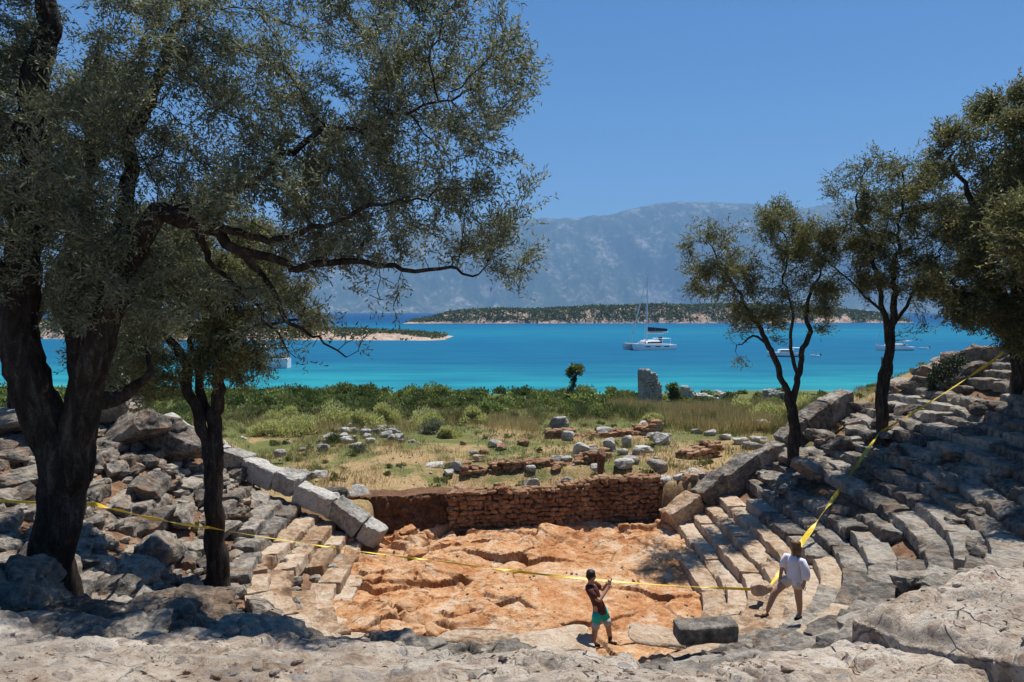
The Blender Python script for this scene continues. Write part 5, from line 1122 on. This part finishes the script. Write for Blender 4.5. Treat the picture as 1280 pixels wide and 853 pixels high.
# ------------------------------------------------------------------ people
M['skin'] = plain('tanned_skin', (0.42, 0.235, 0.15), 0.55, 0.35, 0.1)
M['hair_dark'] = plain('black_hair', (0.012, 0.009, 0.008), 0.6, 0.3, 0.3, 40)
M['hair_brown'] = plain('brown_hair', (0.16, 0.085, 0.04), 0.55, 0.35, 0.45, 30)
M['shirt_brown'] = plain('maroon_cotton', (0.095, 0.038, 0.032), 0.9, 0.1, 0.15, 14)
M['shorts_teal'] = plain('teal_cloth', (0.02, 0.42, 0.38), 0.85, 0.15, 0.1, 14)
M['shorts_grey'] = plain('grey_cloth', (0.42, 0.42, 0.43), 0.85, 0.15, 0.1, 14)
M['shirt_white'] = plain('thin_white_cloth', (0.76, 0.74, 0.80), 0.85, 0.15, 0.06, 10)
M['shorts_cream'] = plain('cream_cloth', (0.62, 0.52, 0.42), 0.85, 0.15, 0.08, 14)
M['shoe'] = plain('dark_shoe', (0.03, 0.025, 0.022), 0.7, 0.25, 0.3)
M['phone'] = plain('black_phone', (0.015, 0.015, 0.017), 0.25, 0.5, 0.1)
def skin(name, J, E, sub=2):
    """one continuous surface grown over joints (x,y,z,rx,ry) and bones"""
    names = list(J); me = bpy.data.meshes.new(name); me.from_pydata([J[k][:3] for k in names], [(names.index(a), names.index(b_)) for a, b_ in E], [])
    o = bpy.data.objects.new(name, me); COL.objects.link(o); o.modifiers.new('skin', 'SKIN').use_smooth_shade = True
    for k, v in zip(names, me.skin_vertices[0].data): j = J[k]; v.radius = (j[3] * 1.28, (j[4] if len(j) > 4 else j[3]) * 1.28); v.use_root = (k == names[0])
    s = o.modifiers.new('sub', 'SUBSURF'); s.levels = sub; s.render_levels = sub
    dg = bpy.context.evaluated_depsgraph_get(); out = bpy.data.meshes.new_from_object(o.evaluated_get(dg)); bpy.data.objects.remove(o); return out
def fingers(wrist, tip, up, size, curl):
    """palm-rooted fingers and a thumb as tapered bent tubes"""
    w = np.array(wrist); f = np.array(tip) - w; f /= np.linalg.norm(f); u = np.array(up, float); s = np.cross(f, u); s /= np.linalg.norm(s); u = np.cross(s, f); out = []
    for k, ln in enumerate((0.072, 0.082, 0.076, 0.060)):
        b0 = w + f * 0.075 * size + s * (k - 1.5) * 0.021 * size; P = [b0]; a = 0.15
        for seg in (0.45, 0.32, 0.23): a += curl; P.append(P[-1] + (f * math.cos(a) - u * math.sin(a)) * ln * seg * size)
        out.append(tube(np.array(P), np.array([0.010, 0.0095, 0.0085, 0.006]) * size, 6))
    P = [w + f * 0.02 * size - s * 0.025 * size]; P += [P[0] + (-s * 0.7 + f * 0.6 - u * 0.2) * 0.04 * size, P[0] + (-s * 0.75 + f * 1.2 - u * 0.5) * 0.065 * size]
    return out + [tube(np.array(P), np.array([0.014, 0.012, 0.008]) * size, 6)]
def loft(rings, k=14):
    """rings of (x,y,z,rx,ry), each level, closed at both ends"""
    a = np.arange(k) * 2 * math.pi / k; V = []; R_ = np.array(rings, float); n = len(R_)
    for x, y, z, rx, ry in R_: V += [(x + rx * math.cos(t), y + ry * math.sin(t), z) for t in a]
    V += [tuple(R_[0][:3]), tuple(R_[-1][:3])]; F = [[i * k + j, i * k + (j + 1) % k, (i + 1) * k + (j + 1) % k, (i + 1) * k + j] for i in range(n - 1) for j in range(k)]
    T = [[n * k, (j + 1) % k, j] for j in range(k)] + [[n * k + 1, (n - 1) * k + j, (n - 1) * k + (j + 1) % k] for j in range(k)]
    return np.array(V), [np.array(F), np.array(T)]
def sleeve(*pts): return tube(np.array([p[:3] for p in pts], float), np.array([p[3] for p in pts]), 12)
def blob(c, r, seed, amp=0.12):
    V, F = boxgrid(8, 8, 8); V = V / np.linalg.norm(V, axis=1, keepdims=True); V = V * (1 + amp * fbm(V * 3 + seed, 3, seed)[:, None]); return V * np.array(r) + np.array(c), [F]
def person(label, loc, J, E, extra, clothes, rz=0.0):
    me = skin('person', J, E); Vb = np.array([v.co[:] for v in me.vertices]); mb = MB(); q = []; tr_ = []
    for pl in me.polygons: (q if len(pl.vertices) == 4 else tr_).append(list(pl.vertices))
    mb.add(Vb, [np.array(a) for a in (q, tr_) if a])
    for V, F in extra: mb.add(V, F)
    o = obj('person', mb.mesh('person', M['skin'], True), None, loc); o.rotation_euler = (0, 0, rz); tag(o, label, 'person')
    for (n, pieces, mt) in clothes: part(n, pieces, mt, o, True)
    return o
BE = [('pel', 'spi'), ('spi', 'che'), ('che', 'nec'), ('nec', 'jaw'), ('jaw', 'hed'), ('hed', 'top'), ('hed', 'nos'), ('che', 'shn'), ('shn', 'eln'), ('eln', 'wrn'), ('wrn', 'pan'), ('che', 'shf'), ('shf', 'elf'), ('elf', 'wrf'), ('wrf', 'paf'),
      ('pel', 'hpl'), ('hpl', 'knl'), ('knl', 'cal'), ('cal', 'anl'), ('anl', 'tol'), ('pel', 'hpr'), ('hpr', 'knr'), ('knr', 'car'), ('car', 'anr'), ('anr', 'tor')]
J = dict(pel=(0, 0, .88, .09, .09), spi=(-.09, 0, 1.08, .085, .085), che=(-.19, 0, 1.31, .085, .085), nec=(-.235, 0, 1.48, .055), jaw=(-.215, 0, 1.57, .062), hed=(-.21, -.005, 1.65, .088), top=(-.215, 0, 1.72, .07), nos=(-.105, -.02, 1.635, .016),
         shn=(-.255, -.175, 1.37, .05), eln=(-.06, -.26, 1.16, .042), wrn=(.17, -.09, 1.41, .029), pan=(.205, -.06, 1.47, .034), shf=(-.11, .165, 1.385, .05), elf=(.09, .19, 1.25, .042), wrf=(.16, .03, 1.44, .029), paf=(.19, .005, 1.49, .034),
         hpl=(-.07, -.09, .82, .08), knl=(-.125, -.10, .46, .062), cal=(-.14, -.09, .33, .058), anl=(-.155, -.08, .09, .037), tol=(-.04, -.14, .035, .033), hpr=(.06, .09, .82, .08), knr=(.19, .05, .48, .062), car=(.215, .06, .34, .058), anr=(.25, .05, .09, .037), tor=(.36, -.03, .035, .033))
ap = lambda j, d: (j[0], j[1], j[2]) + tuple(r + d for r in j[3:])
mp = W(750, 806, 16.25); mp[2] = max(mp[2], 0.25)
ex = fingers(J['wrn'][:3], J['pan'][:3], (0.5, 0.8, 0), 1.0, 0.45) + fingers(J['wrf'][:3], J['paf'][:3], (0.5, -0.8, 0), 1.0, 0.45)
person('man in a dark maroon T-shirt and teal and grey shorts holding up a phone', mp, J, BE, ex, [
    ('t_shirt', [loft([(.0, 0, .79, .165, .19), (-.01, 0, .88, .16, .185), (-.05, 0, .99, .15, .155), (-.10, 0, 1.11, .142, .135), (-.165, 0, 1.25, .158, .15), (-.20, 0, 1.34, .162, .16), (-.215, 0, 1.405, .14, .15), (-.23, 0, 1.455, .085, .09), (-.232, 0, 1.485, .066, .066)]),
                 sleeve((-.24, -.12, 1.38, .075), (-.265, -.185, 1.37, .082), (-.20, -.215, 1.30, .074), (-.135, -.24, 1.23, .072)), sleeve((-.16, .12, 1.39, .075), (-.10, .175, 1.39, .08), (-.04, .185, 1.345, .073), (.01, .19, 1.30, .07))], 'shirt_brown'),
    ('shorts', [loft([(-.025, 0, .93, .135, .13), (-.005, 0, .86, .155, .17), (0, 0, .78, .165, .19), (0, 0, .74, .12, .12)]), sleeve((-.065, -.075, .82, .12), (-.085, -.09, .72, .122), (-.108, -.095, .60, .108)), sleeve((.06, .075, .82, .12), (.095, .075, .72, .122), (.145, .065, .60, .108))], 'shorts_teal'),
    ('shorts_hem', [sleeve((-.107, -.095, .605, .104), (-.128, -.10, .44, .098))], 'shorts_grey'), ('shorts_hem', [sleeve((.143, .065, .605, .104), (.195, .052, .46, .098))], 'shorts_grey'),
    ('hair', [blob((-.225, 0, 1.715), (.112, .105, .098), 3, 0.25), blob((-.265, 0, 1.655), (.075, .09, .09), 4, 0.2)], 'hair_dark'),
    ('shoe', [sleeve((-.20, -.065, .05, .05), (-.12, -.10, .05, .052), (-.02, -.15, .035, .036))], 'shoe'), ('shoe', [sleeve((.22, .065, .05, .05), (.30, .015, .05, .052), (.385, -.045, .035, .036))], 'shoe'),
    ('sock', [sleeve((.25, .05, .07, .05), (.243, .052, .20, .056))], 'shoe')])
V, F = rbox(0.008, 0.075, 0.155, 0.003, (2, 4, 6)); V = rot(V, 0, 0.25, 0.1)
place('phone', V + mp + [.245, -.03, 1.54], F, M['phone'], 'black mobile phone held up in the man\'s hands', 'phone')
J2 = dict(pel=(-.02, 0, .80, .085, .085), spi=(.0, 0, .97, .075, .075), che=(-.005, 0, 1.13, .075, .075), nec=(0, 0, 1.30, .047), jaw=(-.01, 0, 1.38, .056), hed=(-.005, 0, 1.455, .080), top=(.0, 0, 1.52, .064), nos=(-.09, .03, 1.44, .014),
          shn=(.10, -.13, 1.19, .042), eln=(.155, -.19, .97, .036), wrn=(.12, -.20, .76, .025), pan=(.10, -.20, .69, .028), shf=(-.12, .12, 1.20, .042), elf=(-.20, .13, 1.0, .036), wrf=(-.25, .09, .80, .025), paf=(-.265, .08, .73, .028),
          hpl=(-.10, .065, .75, .078), knl=(-.39, .03, .49, .060), cal=(-.44, .03, .36, .054), anl=(-.545, .02, .09, .034), tol=(-.66, -.05, .045, .030), hpr=(.05, -.07, .74, .082), knr=(.06, -.08, .42, .060), car=(.085, -.07, .31, .055), anr=(.10, -.06, .08, .034), tor=(.0, -.13, .03, .030))
wp_ = W(992, 771, 14.1)
ex = fingers(J2['wrn'][:3], J2['pan'][:3], (-1, 0, 0.2), 0.9, 0.25) + fingers(J2['wrf'][:3], J2['paf'][:3], (-0.2, -1, 0), 0.9, 0.25)
wo = person('woman in a loose white shirt and cream shorts stepping down to the left', wp_, J2, BE, ex, [
    ('shirt', [loft([(.02, -.02, .70, .165, .15), (.01, -.01, .80, .168, .155), (.0, 0, .92, .155, .14), (.0, 0, 1.05, .138, .128), (-.005, 0, 1.15, .142, .14), (0, 0, 1.225, .125, .135), (0, 0, 1.275, .075, .08), (0, 0, 1.30, .055, .055)]),
               sleeve((.04, -.09, 1.21, .07), (.10, -.135, 1.20, .08), (.145, -.175, 1.06, .088), (.155, -.19, .95, .09), (.14, -.195, .85, .075)), sleeve((-.05, .08, 1.21, .07), (-.12, .12, 1.22, .072), (-.17, .125, 1.10, .075), (-.20, .13, 1.0, .068))], 'shirt_white'),
    ('shorts', [loft([(-.01, 0, .90, .13, .125), (-.02, 0, .80, .155, .15), (-.02, 0, .72, .15, .15), (-.02, 0, .68, .10, .10)]), sleeve((-.09, .06, .77, .115), (-.14, .06, .71, .115), (-.20, .057, .655, .106)), sleeve((.045, -.065, .76, .12), (.05, -.07, .70, .12), (.055, -.075, .63, .115))], 'shorts_cream'),
    ('hair', [blob((.02, 0, 1.515), (.105, .10, .095), 5, 0.12), blob((.04, 0, 1.40), (.095, .10, .15), 6, 0.15), blob((.05, -.01, 1.24), (.075, .09, .15), 7, 0.25), blob((-.045, -.06, 1.40), (.03, .035, .12), 8, 0.15)], 'hair_brown'),
    ('sandal', [sleeve((-.52, .04, .03, .035), (-.60, -.01, .028, .042), (-.69, -.065, .02, .03))], 'shoe'), ('sandal', [sleeve((.13, -.045, .02, .035), (.05, -.10, .02, .042), (-.03, -.15, .012, .03))], 'shoe')])
